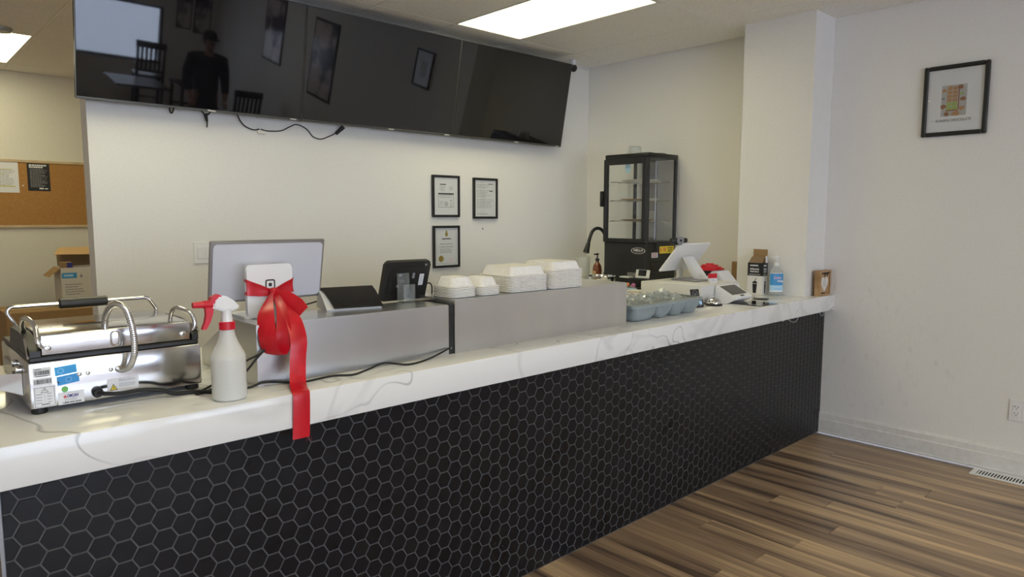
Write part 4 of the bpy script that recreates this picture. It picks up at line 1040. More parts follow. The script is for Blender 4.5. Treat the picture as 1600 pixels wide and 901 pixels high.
stack(2.148, 2.352, 2.034, 2.250, 13, 0.040, 'tallest right hand', 'containers in the tallest right hand stack')

# ================================================================= CUTLERY BIN
t = thing('cutlery_bin', 'grey green plastic cutlery bin with four rounded compartments', 'bin', (2.70, 2.010, ZT))
bx = [0.0, 0.19, 0.322, 0.452, 0.582]
D0, ZTB = 0.27, 0.080
def cring(x0, x1, ix, iy, z, r):
    return [(x, y, z) for x, y in rrect(x1 - x0 - 2 * ix, D0 - 2 * iy, r, 5, (x0 + x1) / 2, D0 / 2)]
for i in range(4):
    x0, x1 = bx[i], bx[i + 1]
    ring = [cring(x0, x1, 0.042, 0.030, 0.0003, 0.02), cring(x0, x1, 0.028, 0.020, 0.003, 0.03), cring(x0, x1, 0.017, 0.013, 0.010, 0.036), cring(x0, x1, 0.0085, 0.008, 0.022, 0.036), cring(x0, x1, 0.003, 0.004, 0.038, 0.030), cring(x0, x1, 0.0005, 0.001, 0.056, 0.022), cring(x0, x1, 0.0, 0.0, ZTB, 0.014),
            cring(x0, x1, 0.003, 0.003, ZTB, 0.014), cring(x0, x1, 0.006, 0.007, 0.04, 0.03), cring(x0, x1, 0.022, 0.022, 0.010, 0.03)]
    n = len(ring[0]); vs = [v for r in ring for v in r]
    fs = [(j * n + a, j * n + (a + 1) % n, (j + 1) * n + (a + 1) % n, (j + 1) * n + a) for j in range(len(ring) - 1) for a in range(n)]
    fs += [tuple(reversed(range(n))), tuple(range((len(ring) - 1) * n, len(ring) * n))]
    MB().faces(vs, fs).build('compartment', 'bin', t, smooth=60)
b = MB()
ro = [(x, y) for x, y in rrect(0.582 + 0.036, D0 + 0.036, 0.04, 6, 0.291, D0 / 2)]
ri = [(x, y) for x, y in rrect(0.582 - 0.006, D0 - 0.006, 0.026, 6, 0.291, D0 / 2)]
n = len(ro)
vs = [(x, y, ZTB - 0.010) for x, y in ro] + [(x, y, ZTB + 0.004) for x, y in ro] + [(x, y, ZTB + 0.008) for x, y in ri] + [(x, y, ZTB - 0.001) for x, y in ri]
b.faces(vs, [(j * n + i, j * n + (i + 1) % n, ((j + 1) % 4) * n + (i + 1) % n, ((j + 1) % 4) * n + i) for j in range(4) for i in range(n)])
b.build('rim', 'bin', t, smooth=40)
b = MB()
for i in (1, 2, 3): b.span((bx[i] - 0.004, 0.012, 0.05), (bx[i] + 0.004, D0 - 0.012, ZTB - 0.004), 0.001)
b.build('divider', 'bin', t)
def crumple(cx, cy, cz, sx, sy, sz, seed, n=26):
    from mathutils import noise
    b = MB(); vs = []; fs = []
    for j in range(n + 1):
        for i in range(n + 1):
            u, v = i / n * 2 - 1, j / n * 2 - 1
            e = max(0.0, 1 - (abs(u) ** 3 + abs(v) ** 3) * 0.75)
            h = e ** 0.6 * (0.55 + 0.9 * abs(noise.noise(Vector((u * 3.1 + seed, v * 3.1, seed)))) + 0.35 * abs(noise.noise(Vector((u * 8 + seed, v * 8, 1)))))
            vs.append((cx + sx * (u + 0.08 * noise.noise(Vector((u * 5, v * 5, seed + 3)))), cy + sy * (v + 0.08 * noise.noise(Vector((u * 5, v * 5, seed + 9)))), cz + sz * h))
    for j in range(n):
        for i in range(n): fs.append((j * (n + 1) + i, j * (n + 1) + i + 1, (j + 1) * (n + 1) + i + 1, (j + 1) * (n + 1) + i))
    return b.faces(vs, fs)
tag(crumple(3.12, 2.150, 1.0, 0.145, 0.125, 0.062, 2.0).build('plastic_bag', 'bag', smooth=14), 'crumpled clear plastic bag filling the right part of the grey bin', 'bag')
tag(crumple(2.90, 2.165, 0.995, 0.085, 0.10, 0.066, 7.0).build('plastic_bag', 'bag', smooth=14), 'crumpled clear plastic bag in the middle left of the grey bin', 'bag')
for i, (x, y, z, a, rr) in enumerate(((2.765, 2.12, 1.012, 0.12, 0.16), (2.785, 2.15, 1.020, -0.06, 0.14), (2.76, 2.18, 1.028, 0.2, 0.12))):
    b = MB(); b.box((0, 0, 0), (0.10, 0.024, 0.006), 0.002, rotm(0, 0.10, a)); o = b.build('wrapped_cutlery', 'paper_warm')
    o.location = (x, y, z); tag(o, 'white wrapped cutlery packet, %s of three in the left of the grey bin' % ('lowest', 'middle one', 'topmost')[i], 'packet', 'wrapped cutlery packets')
for i, (x, y, z, a) in enumerate(((3.13, 2.17, 1.004, -0.2), (2.90, 2.13, 1.0, 0.9))):
    b = MB(); b.box((0, 0, 0), (0.10, 0.016, 0.005), 0.002, rotm(0, 0, a)); b.lathe([(0.0, 0), (0.016, 0.002), (0.0, 0.006)], (0.055 * math.cos(a), 0.055 * math.sin(a), -0.003), 12, cap=False, sx=1.3)
    o = b.build('plastic_spoon', 'white_plastic'); o.location = (x, y, z); tag(o, 'white plastic spoon inside the %s clear bag of the grey bin' % ('large right hand', 'smaller left hand')[i], 'spoon', 'plastic spoons in the bin')

# ================================================================= TILL AREA
t = thing('cash_drawer', 'white metal cash drawer under the tilted till screen', 'cash drawer', (3.56, 2.18, ZT))
b = MB(); b.span((0, 0, 0.004), (0.42, 0.43, 0.111), 0.003, 2); b.build('drawer_case', 'white_enamel', t)
b = MB(); b.span((0.02, 0.4305, 0.015), (0.40, 0.436, 0.10), 0.002); b.build('drawer_front', 'white_enamel', t)
for x in (0.03, 0.39):
    for y in (0.03, 0.40):
        b = MB(); b.cyl((x, y, 0), (x, y, 0.0042), 0.012, 12); b.build('foot', 'black_rubber', t)
zt = ZT + 0.111
t = thing('till_terminal', 'white tilted till screen on an angled arm, standing on the cash drawer', 'till', (3.86, 2.42, zt))
b = MB(); b.box((0, 0, 0.005), (0.20, 0.20, 0.010), 0.003, rotm(0, 0, -0.12)); b.build('base_plate', 'alu', t)
b = MB(); b.hexa([(-0.045, -0.075, 0.010), (0.045, -0.085, 0.010), (0.045, -0.035, 0.010), (-0.045, -0.025, 0.010), (-0.045, 0.035, 0.150), (0.040, 0.030, 0.150), (0.040, 0.060, 0.150), (-0.045, 0.065, 0.150)])
bmesh.ops.bevel(b.bm, geom=list(b.bm.edges), offset=0.004, segments=2, affect='EDGES'); b.build('arm', 'white_plastic', t)
def slab4(BL, BR, TR, TL, th):
    BL, BR, TR, TL = [Vector(p) for p in (BL, BR, TR, TL)]
    nn = (BR - BL).cross(TL - BL).normalized()
    if nn.y < 0: nn = -nn
    b = MB(); b.hexa([BL, BR, TR, TL, BL + nn * th, BR + nn * th, TR + nn * th, TL + nn * th]); return b, nn
O_ = Vector((3.86, 2.42, zt))
b, nn = slab4(Vector((3.70, 2.57, 1.112)) - O_, Vector((4.075, 2.565, 1.112)) - O_, Vector((4.065, 2.425, 1.288)) - O_, Vector((3.71, 2.43, 1.290)) - O_, 0.014)
bmesh.ops.bevel(b.bm, geom=list(b.bm.edges), offset=0.004, segments=2, affect='EDGES'); b.build('screen_back', 'white_gloss', t)
b, _ = slab4(Vector((3.71, 2.565, 1.120)) - O_ + nn * 0.0145, Vector((4.065, 2.56, 1.120)) - O_ + nn * 0.0145, Vector((4.055, 2.432, 1.281)) - O_ + nn * 0.0145, Vector((3.72, 2.437, 1.283)) - O_ + nn * 0.0145, 0.002)
b.build('touch_screen', 'screen', t, smooth=0)
b = MB(); b.box((0.06, 0.145, 0.05), (0.03, 0.03, 0.10), 0.004); b.box((0.06, 0.13, 0.004), (0.06, 0.06, 0.008), 0.002); b.build('rear_support', 'white_enamel', t)
t = thing('webcam', 'small grey and black webcam perched on the till screen top corner', 'webcam', (3.700, 2.434, 1.2885), -0.35)
b = MB(); b.box((0, 0, 0.028), (0.125, 0.028, 0.030), 0.010, None, 3); b.build('body', 'black_plastic', t)
b = MB(); b.cyl((0, -0.012, 0.028), (0, -0.022, 0.028), 0.025, 20); b.build('face', 'grey_metal', t)
b = MB(); b.cyl((0, -0.0222, 0.028), (0, -0.0245, 0.028), 0.008, 16); b.build('lens', 'black', t)
b = MB(); b.box((0, 0.004, 0.007), (0.05, 0.02, 0.014), 0.003); b.build('clip', 'black_plastic', t)
t = thing('small_carton', 'tiny red and white carton in front of the till screen base', 'carton', (3.800, 2.250, zt), -0.3)
b = MB(); b.span((-0.025, -0.012, 0), (0.025, 0.012, 0.028)); b.build('lower_half', 'paper', t, smooth=0)
b = MB(); b.span((-0.025, -0.012, 0.0281), (0.025, 0.012, 0.056)); b.build('upper_half', 'red', t, smooth=0)
quads('print_lines', text_rows(-0.018, 0.018, 0.02, 2, 0.007, 0.002, 2), 'ink_grey', t, (0, -0.0121, 0), (1, 0, 0), (0, 0, 1))
t = thing('receipt_printer', 'white slope fronted receipt printer behind the card terminal', 'printer', (4.05, 2.285, ZT))
b = MB(); b.prism([(0, 0.0005), (0.0, 0.062), (0.085, 0.160), (0.12, 0.160), (0.16, 0.12), (0.16, 0.0005)], 'x', 0, 0.155)
bmesh.ops.bevel(b.bm, geom=list(b.bm.edges), offset=0.004, segments=2, affect='EDGES'); b.build('case', 'white_plastic', t)
b = MB(); b.span((0.02, 0.088, 0.1602), (0.135, 0.094, 0.1612)); b.build('paper_slot', 'hole', t, smooth=0)
# card terminal wedge
t = thing('card_terminal', 'white wedge shaped card terminal with a dark sloping screen', 'card terminal', (3.70, 2.040, ZT))
W_, D_ = 0.205, 0.125
ZF_, ZR_ = 0.042, 0.107
def slope(y): return ZF_ + (ZR_ - ZF_) * y / D_
b = MB(); b.prism([(0.0, slope(0) - 0.012), (0.0, slope(0)), (D_, slope(D_)), (D_ + 0.008, slope(D_) - 0.02), (D_ + 0.004, 0.0004), (0.055, 0.0004)], 'x', 0, W_)
bmesh.ops.bevel(b.bm, geom=list(b.bm.edges), offset=0.003, segments=2, affect='EDGES'); b.build('body', 'white_gloss', t)
b = MB(); nrm = Vector((0, -(ZR_ - ZF_), D_)).normalized()
def on(x, y, l): return Vector((x, y, slope(y))) + nrm * l
b.hexa([on(0.016, 0.026, 0.0002), on(W_ - 0.016, 0.026, 0.0002), on(W_ - 0.016, D_ - 0.014, 0.0002), on(0.016, D_ - 0.014, 0.0002), on(0.016, 0.026, 0.0012), on(W_ - 0.016, 0.026, 0.0012), on(W_ - 0.016, D_ - 0.014, 0.0012), on(0.016, D_ - 0.014, 0.0012)])
b.build('screen', 'screen', t, smooth=0)
b = MB(); b.hexa([on(0.085, 0.008, 0.0002), on(0.128, 0.008, 0.0002), on(0.128, 0.017, 0.0002), on(0.085, 0.017, 0.0002), on(0.085, 0.008, 0.001), on(0.128, 0.008, 0.001), on(0.128, 0.017, 0.001), on(0.085, 0.017, 0.001)]); b.build('card_slot', 'black', t, smooth=0)

t = thing('service_bell', 'round chrome service bell on a black base', 'bell', (3.600, 2.118, ZT))
b = MB(); b.lathe([(0.047, 0.0), (0.050, 0.004), (0.046, 0.010), (0.040, 0.012)], n=32); b.build('base', 'black_plastic', t)
b = MB(); b.lathe([(0.043, 0.0125), (0.0425, 0.018), (0.038, 0.029), (0.028, 0.040), (0.014, 0.046), (0.0, 0.0475)], n=32, cap=False); b.build('dome', 'chrome', t, smooth=60)
b = MB(); b.lathe([(0.003, 0.046), (0.003, 0.053), (0.008, 0.054), (0.008, 0.058), (0.0, 0.060)], n=16); b.build('button', 'chrome', t)
t = thing('tap_sign', 'small two panel black table sign next to the service bell', 'sign', (3.412, 2.128, ZT), math.radians(-18))
LT = rotm(-0.28)
def leaned(b, off):
    for v in b.bm.verts: v.co = LT @ v.co + Vector(off)
    return b
b = leaned(MB().span((0.0, -0.002, 0.0), (0.066, 0.002, 0.046), 0.001), (0, 0, 0.001)); b.build('lower_card', 'screen', t)
b = leaned(MB().span((-0.002, 0.012, 0.040), (0.060, 0.016, 0.108), 0.001), (0, 0, 0.001)); b.build('upper_card', 'screen', t)
b = MB(); b.prism([(0.003, 0.0003), (0.016, 0.045), (0.045, 0.0003)], 'x', 0.004, 0.062); b.build('tent_support', 'white_enamel', t, smooth=0)
UU = LT @ Vector((0, 0, 1)); NN = LT @ Vector((0, -1, 0))
quads('pale_panels', [(0.010, 0.016, 0.030, 0.038), (0.036, 0.016, 0.057, 0.038)], 'blue_pale', t, LT @ Vector((0, -0.0024, 0)) + Vector((0, 0, 0.001)), (1, 0, 0), UU)
quads('card_text', text_rows(0.012, 0.055, 0.011, 1, 0.006, 0.003, 4, .1), 'ink_grey', t, LT @ Vector((0, -0.0024, 0)) + Vector((0, 0, 0.001)), (1, 0, 0), UU)
disc('round_logo', 0.021, 'ink_grey', t, LT @ Vector((0.030, 0.0116, 0.080)) + Vector((0, 0, 0.001)), (1, 0, 0), UU, r0=0.0185)
quads('logo_lines', [(0.018, 0.082, 0.042, 0.085), (0.022, 0.074, 0.038, 0.077), (0.020, 0.052, 0.045, 0.055)], 'ink_grey', t, LT @ Vector((0, 0.0116, 0)) + Vector((0, 0, 0.001)), (1, 0, 0), UU)
b = MB(); b.hexa([(3.745, 2.095, ZT + .0002), (3.74, 1.903, ZT + .0002), (3.928, 1.889, ZT + .0002), (3.96, 2.055, ZT + .0002), (3.745, 2.095, ZT + .0035), (3.74, 1.903, ZT + .0035), (3.928, 1.889, ZT + .0035), (3.96, 2.055, ZT + .0035)])
tag(b.build('glass_sheet', 'screen', smooth=0), 'flat glossy dark sheet lying at the counter edge below the card terminal', 'sheet')
b = MB(); b.lathe([(0.046, 0.0002), (0.047, 0.002), (0.044, 0.004)], (4.085, 2.075, ZT), 28); tag(b.build('dark_coaster', 'black_plastic'), 'small flat dark disc on the counter in front of the straw box', 'coaster')

# straw box
t = thing('straw_box', 'open black and white cardboard box with cup drawings against the column', 'box', (4.302, 2.180, ZT))
X1, Y1, ZM, ZH = 0.066, 0.107, 0.125, 0.211
b = MB(); b.span((0, 0, 0.0005), (X1, Y1, ZM)); b.build('lower_box', 'paper_warm', t, smooth=0)
b = MB()
for a, c in (((0, 0, ZM + .0002), (0.0015, Y1, ZH)), ((X1 - 0.0015, 0, ZM + .0002), (X1, Y1, ZH)), ((0.0016, 0, ZM + .0002), (X1 - 0.0016, 0.0015, ZH)), ((0.0016, Y1 - 0.0015, ZM + .0002), (X1 - 0.0016, Y1, ZH))): b.span(a, c)
b.build('upper_band', 'black', t, smooth=0)
b = MB(); b.span((X1 - 0.0015, 0.004, ZH + .0003), (X1 + 0.0005, Y1 - 0.003, ZH + 0.088)); b.build('rear_flap', 'card', t, smooth=0)
b = MB(); b.hexa([(0.0, 0.004, ZH + .0003), (0.0, Y1 - 0.004, ZH + .0003), (0.002, Y1 - 0.004, ZH + .0003), (0.002, 0.004, ZH + .0003), (0.034, 0.01, ZH + 0.040), (0.034, Y1 - 0.01, ZH + 0.040), (0.036, Y1 - 0.01, ZH + 0.039), (0.036, 0.01, ZH + 0.039)]); b.build('side_flap', 'card_brown_dark', t, smooth=0)
b = MB(); b.hexa([(0.036, 0.0, ZH + .0003), (X1 - 0.002, 0.0, ZH + .0003), (X1 - 0.002, 0.0015, ZH + .0003), (0.036, 0.0015, ZH + .0003), (0.040, 0.004, ZH + 0.046), (X1 - 0.003, 0.004, ZH + 0.046), (X1 - 0.003, 0.0055, ZH + 0.046), (0.040, 0.0055, ZH + 0.046)]); b.build('front_flap', 'paper', t, smooth=0)
for o, R3, wd, sd in (((-0.0004, Y1, 0), (0, -1, 0), Y1, 1), ((0, -0.0004, 0), (1, 0, 0), X1, 2)):
    quads('brand_line', text_rows(wd * 0.16, wd * 0.70, 0.198, 1, .01, 0.009, 40 + sd, 0), 'paper', t, o, R3, (0, 0, 1))
    lettering('STRAWS', 0.018, 'paper', t, Vector(o) + Vector(R3) * wd * 0.46 + Vector((0, 0, 0.168)), R3, (0, 0, 1), width=wd * 0.60, bold=0.0006)
    quads('small_print', text_rows(wd * 0.18, wd * 0.74, 0.156, 1, .01, 0.007, 50 + sd, 0) + text_rows(wd * 0.12, wd * 0.85, 0.136, 1, .01, 0.003, 60 + sd, 0), 'paper_warm', t, o, R3, (0, 0, 1))
    cx = wd * 0.5
    k = 1.0 if wd > 0.08 else 0.62
    poly_print('cup_drawing', [(cx - 0.011 * k, 0.010), (cx + 0.011 * k, 0.010), (cx + 0.016 * k, 0.072), (cx - 0.016 * k, 0.072)], 'black', t, o, R3, (0, 0, 1))
    poly_print('cup_lid', [(cx - 0.0185 * k, 0.076), (cx + 0.0185 * k, 0.076), (cx + 0.016 * k, 0.086), (cx + 0.004 * k, 0.090), (cx + 0.011 * k, 0.112), (cx + 0.007 * k, 0.112), (cx - 0.001 * k, 0.091), (cx - 0.013 * k, 0.086)], 'black', t, o, R3, (0, 0, 1))

t = thing('hand_sanitizer', 'clear pump bottle of sanitizer with a blue label against the column', 'bottle', (4.352, 2.112, ZT), math.radians(-35))
b = MB(); b.lathe([(0.040, 0.0003), (0.044, 0.006), (0.045, 0.15), (0.040, 0.165), (0.022, 0.182), (0.015, 0.190), (0.014, 0.200)], n=32, cap=False, sx=1.04, sy=0.66); b.build('bottle', 'acrylic', t, smooth=50)
b = MB(); b.lathe([(0.0, 0.004), (0.039, 0.004), (0.0425, 0.012), (0.0425, 0.135), (0.0, 0.135)], n=28, cap=False, sx=1.03, sy=0.62)
M['gel'] = thin_glass('clear_gel', (0.93, 0.96, 0.97), 0.1, 0.5, haze=0.12)
b.build('gel', 'gel', t)
def wrap(name, m, z0, z1, a0, a1, lift):
    b = MB(); n = 14; vs = []
    for i in range(n + 1):
        a = a0 + (a1 - a0) * i / n
        for z in (z0, z1): vs.append((0.045 * 1.04 * math.cos(a) * (1 + lift), 0.045 * 0.66 * math.sin(a) * (1 + lift), z))
    b.faces(vs, [(2 * i, 2 * i + 2, 2 * i + 3, 2 * i + 1) for i in range(n)]); return b.build(name, m, t, smooth=60, recalc=False)
wrap('label', 'paper', 0.026, 0.150, PI * 1.06, PI * 1.94, 0.012)
wrap('label_blue_field', 'blue', 0.058, 0.146, PI * 1.08, PI * 1.92, 0.022)
wrap('label_pale_field', 'blue_pale', 0.036, 0.070, PI * 1.08, PI * 1.92, 0.026)
lettering('Germs', 0.026, 'pink', t, (-0.008, -0.0318, 0.120), (1, 0, 0), (0, 0, 1), width=0.052, bold=0.0006)
lettering('Away', 0.024, 'paper', t, (0.012, -0.0318, 0.099), (1, 0, 0), (0, 0, 1), width=0.042, bold=0.0008)
quads('label_text', text_rows(-0.03, 0.03, 0.083, 2, 0.007, 0.003, 3, .2) + text_rows(-0.03, 0.03, 0.048, 1, 0.007, 0.003, 5, .2), 'blue', t, (0, -0.0322, 0), (1, 0, 0), (0, 0, 1))
b = MB(); b.lathe([(0.016, 0.196), (0.016, 0.216), (0.008, 0.218), (0.005, 0.222), (0.005, 0.246), (0.011, 0.248), (0.011, 0.258), (0.006, 0.261)], n=18); b.box((-0.018, 0, 0.252), (0.036, 0.012, 0.009), 0.002); b.build('pump', 'white_plastic', t)

t = thing('heart_plaque', 'small wooden block plaque with a white heart at the counter end', 'plaque', (4.507, 1.886, ZT))
b = MB(); b.span((0, 0.006, 0.0003), (0.160, 0.040, 0.166), 0.001); b.build('backing', 'oak_block', t)
for nm, a, c in (('frame_side', (0, 0, 0.0003), (0.012, 0.0058, 0.166)), ('frame_side', (0.148, 0, 0.0003), (0.160, 0.0058, 0.166)), ('frame_rail', (0.0122, 0, 0.0003), (0.1478, 0.0058, 0.012)), ('frame_rail', (0.0122, 0, 0.154), (0.1478, 0.0058, 0.166))):
    b = MB(); b.span(a, c, 0.001); b.build(nm, 'oak_block', t)
hp_ = []
for i in range(40):
    a = 2 * PI * i / 40; hp_.append((0.070 + 0.0032 * 16 * math.sin(a) ** 3, 0.080 + 0.0036 * (13 * math.cos(a) - 5 * math.cos(2 * a) - 2 * math.cos(3 * a) - math.cos(4 * a))))
b = MB(); b.prism(hp_, 'y', 0.0032, 0.0057); b.build('white_heart', 'paper_warm', t, smooth=0)
quads('heart_print', text_rows(0.045, 0.095, 0.105, 5, 0.010, 0.003, 12, .2), 'ink_grey', t, (0, 0.0030, 0), (1, 0, 0), (0, 0, 1))
quads('dark_print', text_rows(0.02, 0.14, 0.151, 1, 0.012, 0.010, 6, 0) + text_rows(0.03, 0.085, 0.024, 1, 0.01, 0.010, 7, 0) + [(0.064, 0.125, 0.084, 0.150), (0.10, 0.13, 0.125, 0.150)], 'ink', t, (0, 0.0056, 0), (1, 0, 0), (0, 0, 1))

b = MB(); b.tube([(4.0, 1.905, 0.846), (4.03, 1.90, 0.835), (4.06, 1.902, 0.842), (4.085, 1.90, 0.846), (4.11, 1.90, 0.832), (4.15, 1.90, 0.818), (4.19, 1.90, 0.815), (4.225, 1.90, 0.828), (4.24, 1.90, 0.846)], 0.0014, 6, 6)
tag(b.build('loose_wire', 'white_plastic'), 'thin white wire looping down under the right part of the countertop', 'wire')
b = MB(); b.tube([(4.545, 1.90, 0.846), (4.56, 1.90, 0.826), (4.585, 1.90, 0.814), (4.605, 1.90, 0.822), (4.612, 1.90, 0.846)], 0.0014, 6, 6)
tag(b.build('loose_wire', 'white_plastic'), 'short white wire loop under the countertop right at the wall', 'wire')

# red lidded bowl and leaning board behind the till
t = thing('lidded_pot', 'black pot with a stepped red lid behind the till screen', 'pot', (4.46, 2.665, ZT))
b = MB(); b.lathe([(0.075, 0.0005), (0.082, 0.01), (0.09, 0.130), (0.086, 0.132)], n=32); b.build('pot', 'black_plastic', t)
b = MB(); b.lathe([(0.100, 0.1325), (0.102, 0.146), (0.082, 0.149), (0.080, 0.158), (0.058, 0.161), (0.056, 0.170), (0.030, 0.173), (0.028, 0.180), (0.0, 0.181)], n=32); b.build('lid', 'red', t)
b = MB(); b.span((4.66, 2.455, ZT + 0.0005), (4.697, 2.606, 1.135), 0.002); tag(b.build('brown_carton', 'card'), 'narrow brown cardboard carton behind the column by the right wall', 'carton')
b = MB(); b.box((0, 0, 0), (0.10, 0.21, 0.001), 0, rotm(0, 0, 0.15)); o = b.build('loose_paper', 'paper_warm', smooth=0); o.location = (0.235, 2.64, ZT + 0.0008); tag(o, 'loose cream paper on the counter behind the panini grill', 'paper')

# ================================================================= BACK COUNTER AND DISPLAY FRIDGE
ZP = 0.940
f = thing('display_fridge', 'black countertop display fridge with glass sides and three shelves', 'fridge', (4.27, 3.085, ZP))
DX, DY, H0, H1, H2 = 0.38, 0.405, 0.335, 0.962, 0.997
b = MB(); b.span((0.006, 0.006, 0.02), (DX, DY, H0 - 0.012), 0.003); b.build('machine_case', 'black_plastic', f)
for x in (0.03, DX - 0.03):
    for y in (0.03, DY - 0.03):
        b = MB(); b.cyl((x, y, 0.0), (x, y, 0.02), 0.018, 14); b.build('foot', 'black_rubber', f)
b = MB(); b.span((0.0, 0.008, 0.03), (0.0058, DY - 0.002, H0 - 0.014), 0.001); fp = b.build('front_panel', 'bezel', f)
b = MB(); b.span((0, 0, H0 - 0.0118), (DX, DY, H0), 0.002); b.build('deck', 'black_plastic', f)
b = MB(); b.span((-0.004, -0.004, H1), (DX + 0.002, DY + 0.002, H2), 0.006, 2); b.build('top_cap', 'black_plastic', f)
for x, y, wx, wy in ((0.0, 0.0, 0.022, 0.022), (0.0, DY - 0.022, 0.022, 0.022), (DX - 0.022, 0.0, 0.022, 0.022), (DX - 0.022, DY - 0.022, 0.022, 0.022)):
    b = MB(); b.span((x, y, H0 + .0003), (x + wx, y + wy, H1 - .0003), 0.002); b.build('corner_post', 'black_plastic', f)
# door on the aisle side
d = MB(); d.span((-0.020, 0.002, H0 - 0.008), (-0.0006, 0.040, H1 - 0.002), 0.002); d.span((-0.020, DY - 0.030, H0 - 0.008), (-0.0006, DY, H1 - 0.002), 0.002)
d.span((-0.020, 0.0401, H1 - 0.045), (-0.0006, DY - 0.0301, H1 - 0.002), 0.002); d.span((-0.020, 0.0401, H0 - 0.008), (-0.0006, DY - 0.0301, H0 + 0.022), 0.002)
door = d.build('door', 'black_plastic', f)
b = MB(); b.span((-0.012, 0.041, H0 + 0.0225), (-0.008, DY - 0.031, H1 - 0.0455)); b.build('door_glass', 'glass', door, smooth=0)
b = MB(); b.span((-0.040, DY + 0.0005, 0.60), (-0.006, DY + 0.022, 0.72), 0.005, 2); b.build('door_handle', 'black_plastic', door)
for nm, a, c in (('glass_pane', (0.0225, 0.006, H0 + .001), (DX - 0.0225, 0.010, H1 - .001)), ('glass_pane', (0.0225, DY - 0.010, H0 + .001), (DX - 0.0225, DY - 0.006, H1 - .001)), ('glass_pane', (DX - 0.010, 0.0225, H0 + .001), (DX - 0.006, DY - 0.0225, H1 - .001))):
    b = MB(); b.span(a, c); b.build(nm, 'glass', f, smooth=0)
b = MB(); b.span((DX - 0.055, 0.16, H0 + .001), (DX - 0.030, 0.25, H1 - .001), 0.004); b.build('air_duct', 'grey_metal', f)
b = MB()
for i in range(16): b.span((DX - 0.0565, 0.168, H0 + 0.03 + i * 0.013), (DX - 0.0552, 0.242, H0 + 0.036 + i * 0.013))
b.build('duct_slots', 'white_enamel', f, smooth=0)
b = MB(); b.lathe([(0.026, 0), (0.026, 0.004), (0.0, 0.006)], (0.02, 0.2, H1 - 0.07), 20, rotm(0, -PI / 2), sx=1.6); b.build('thermometer', 'blue_pale', f)
for k, z in enumerate((0.489, 0.645, 0.789)):
    sh = MB()
    for i in range(13): sh.cyl((0.03, 0.03 + i * 0.0285, z), (DX - 0.06, 0.03 + i * 0.0285, z), 0.0016, 6)
    for x in (0.03, DX - 0.06): sh.cyl((x, 0.025, z), (x, DY - 0.025, z), 0.003, 8)
    for x in (0.12, 0.22): sh.cyl((x, 0.03, z - 0.003), (x, DY - 0.03, z - 0.003), 0.0022, 6)
    s = sh.build('shelf', 'chrome', f)
    for y in (0.027, DY - 0.027):
        b = MB(); b.span((0.024, y - 0.004, z - 0.007), (0.05, y + 0.004, z - 0.003)); b.build('shelf_clip', 'white_plastic', s, smooth=0)
for lab, y, z, r, m in (('wide white plate on the top shelf inside the display fridge', 3.085 + 0.19, 0.789, 0.148, 'paper_warm'), ('tan card plate on the middle shelf inside the display fridge', 3.085 + 0.26, 0.645, 0.10, 'pine'), ('tan oval plate on the lowest shelf inside the display fridge', 3.085 + 0.22, 0.489, 0.13, 'pine'), ('pale plate at the near end of the middle shelf inside the display fridge', 3.085 + 0.088, 0.645, 0.055, 'paper_warm')):
    b = MB(); b.lathe([(0.0, 0.001), (r * 0.72, 0.001), (r, 0.012), (r * 1.0, 0.014), (r * 0.72, 0.004), (0.0, 0.003)], n=28, cap=False)
    o = b.build('display_plate', m, smooth=50); o.location = (4.27 + 0.165, y, ZP + z + 0.0018); tag(o, lab, 'plate')
# badge and notices
AY = (0, -1, 0)
bd = disc('oval_badge', 0.024, 'paper', fp, (-0.0004, 0.078, 0.267), AY, UZ, 36, r0=0.0215, sx=2.75)
disc('badge_field', 0.0212, 'black', fp, (-0.0004, 0.078, 0.267), AY, UZ, 36, sx=2.75)
lettering('NELLA', 0.024, 'paper', fp, (-0.0010, 0.078, 0.270), AY, UZ, width=0.088, bold=0.0012, shear=0.15)
quads('badge_line', text_rows(-0.03, 0.03, 0.0, 1, 0.01, 0.0045, 3, 0), 'ink_grey', fp, (-0.0010, 0.078, 0.256), AY, UZ)
fo = (0, 0.0058, 0)
s = quads('yellow_notice', [(0.172, 0.242, 0.362, 0.297)], 'yellow', f, fo, RX, UZ)
quads('notice_print', [(0.185, 0.255, 0.20, 0.285), (0.222, 0.258, 0.255, 0.285)], 'orange', s, (0, 0.0052, 0), RX, UZ); quads('notice_text', text_rows(0.28, 0.35, 0.288, 3, 0.014, 0.007, 4, .2), 'ink', s, (0, 0.0052, 0), RX, UZ)
s = quads('white_notice', [(0.070, 0.213, 0.152, 0.252)], 'paper', f, fo, RX, UZ); quads('notice_text', text_rows(0.078, 0.145, 0.247, 3, 0.011, 0.004, 9, .2), 'red', s, (0, 0.0052, 0), RX, UZ)
for i in range(8):
    b = MB(); b.box((0.205, 0.003, 0.075 + i * 0.0155), (0.29, 0.005, 0.007), 0.0015, rotm(0.5)); b.build('vent_slat', 'bezel', f)
b = MB(); b.tube([(0.115, 0.0, 0.322), (0.112, -0.006, 0.30), (0.118, -0.006, 0.27), (0.112, -0.004, 0.262)], 0.005, 8, 6); b.build('key_cord', 'black_rubber', f)

t = thing('clear_cup', 'upside down clear plastic cup on top of the display fridge', 'cup', (4.42, 3.325, ZP + H2))
b = MB(); b.lathe([(0.062, 0.0003), (0.062, 0.004), (0.056, 0.004), (0.048, 0.066), (0.0, 0.067), (0.0, 0.0655), (0.0465, 0.0645), (0.0545, 0.0003)], n=28, cap=False); b.build('cup_wall', 'acrylic', t, smooth=40)
b = MB(); b.lathe([(0.085, 0.0003), (0.087, 0.004), (0.08, 0.006), (0.0, 0.006)], (4.47, 3.175, ZP + H2), 28); tag(b.build('clear_plate', 'acrylic'), 'flat clear plastic plate on top of the display fridge', 'plate')

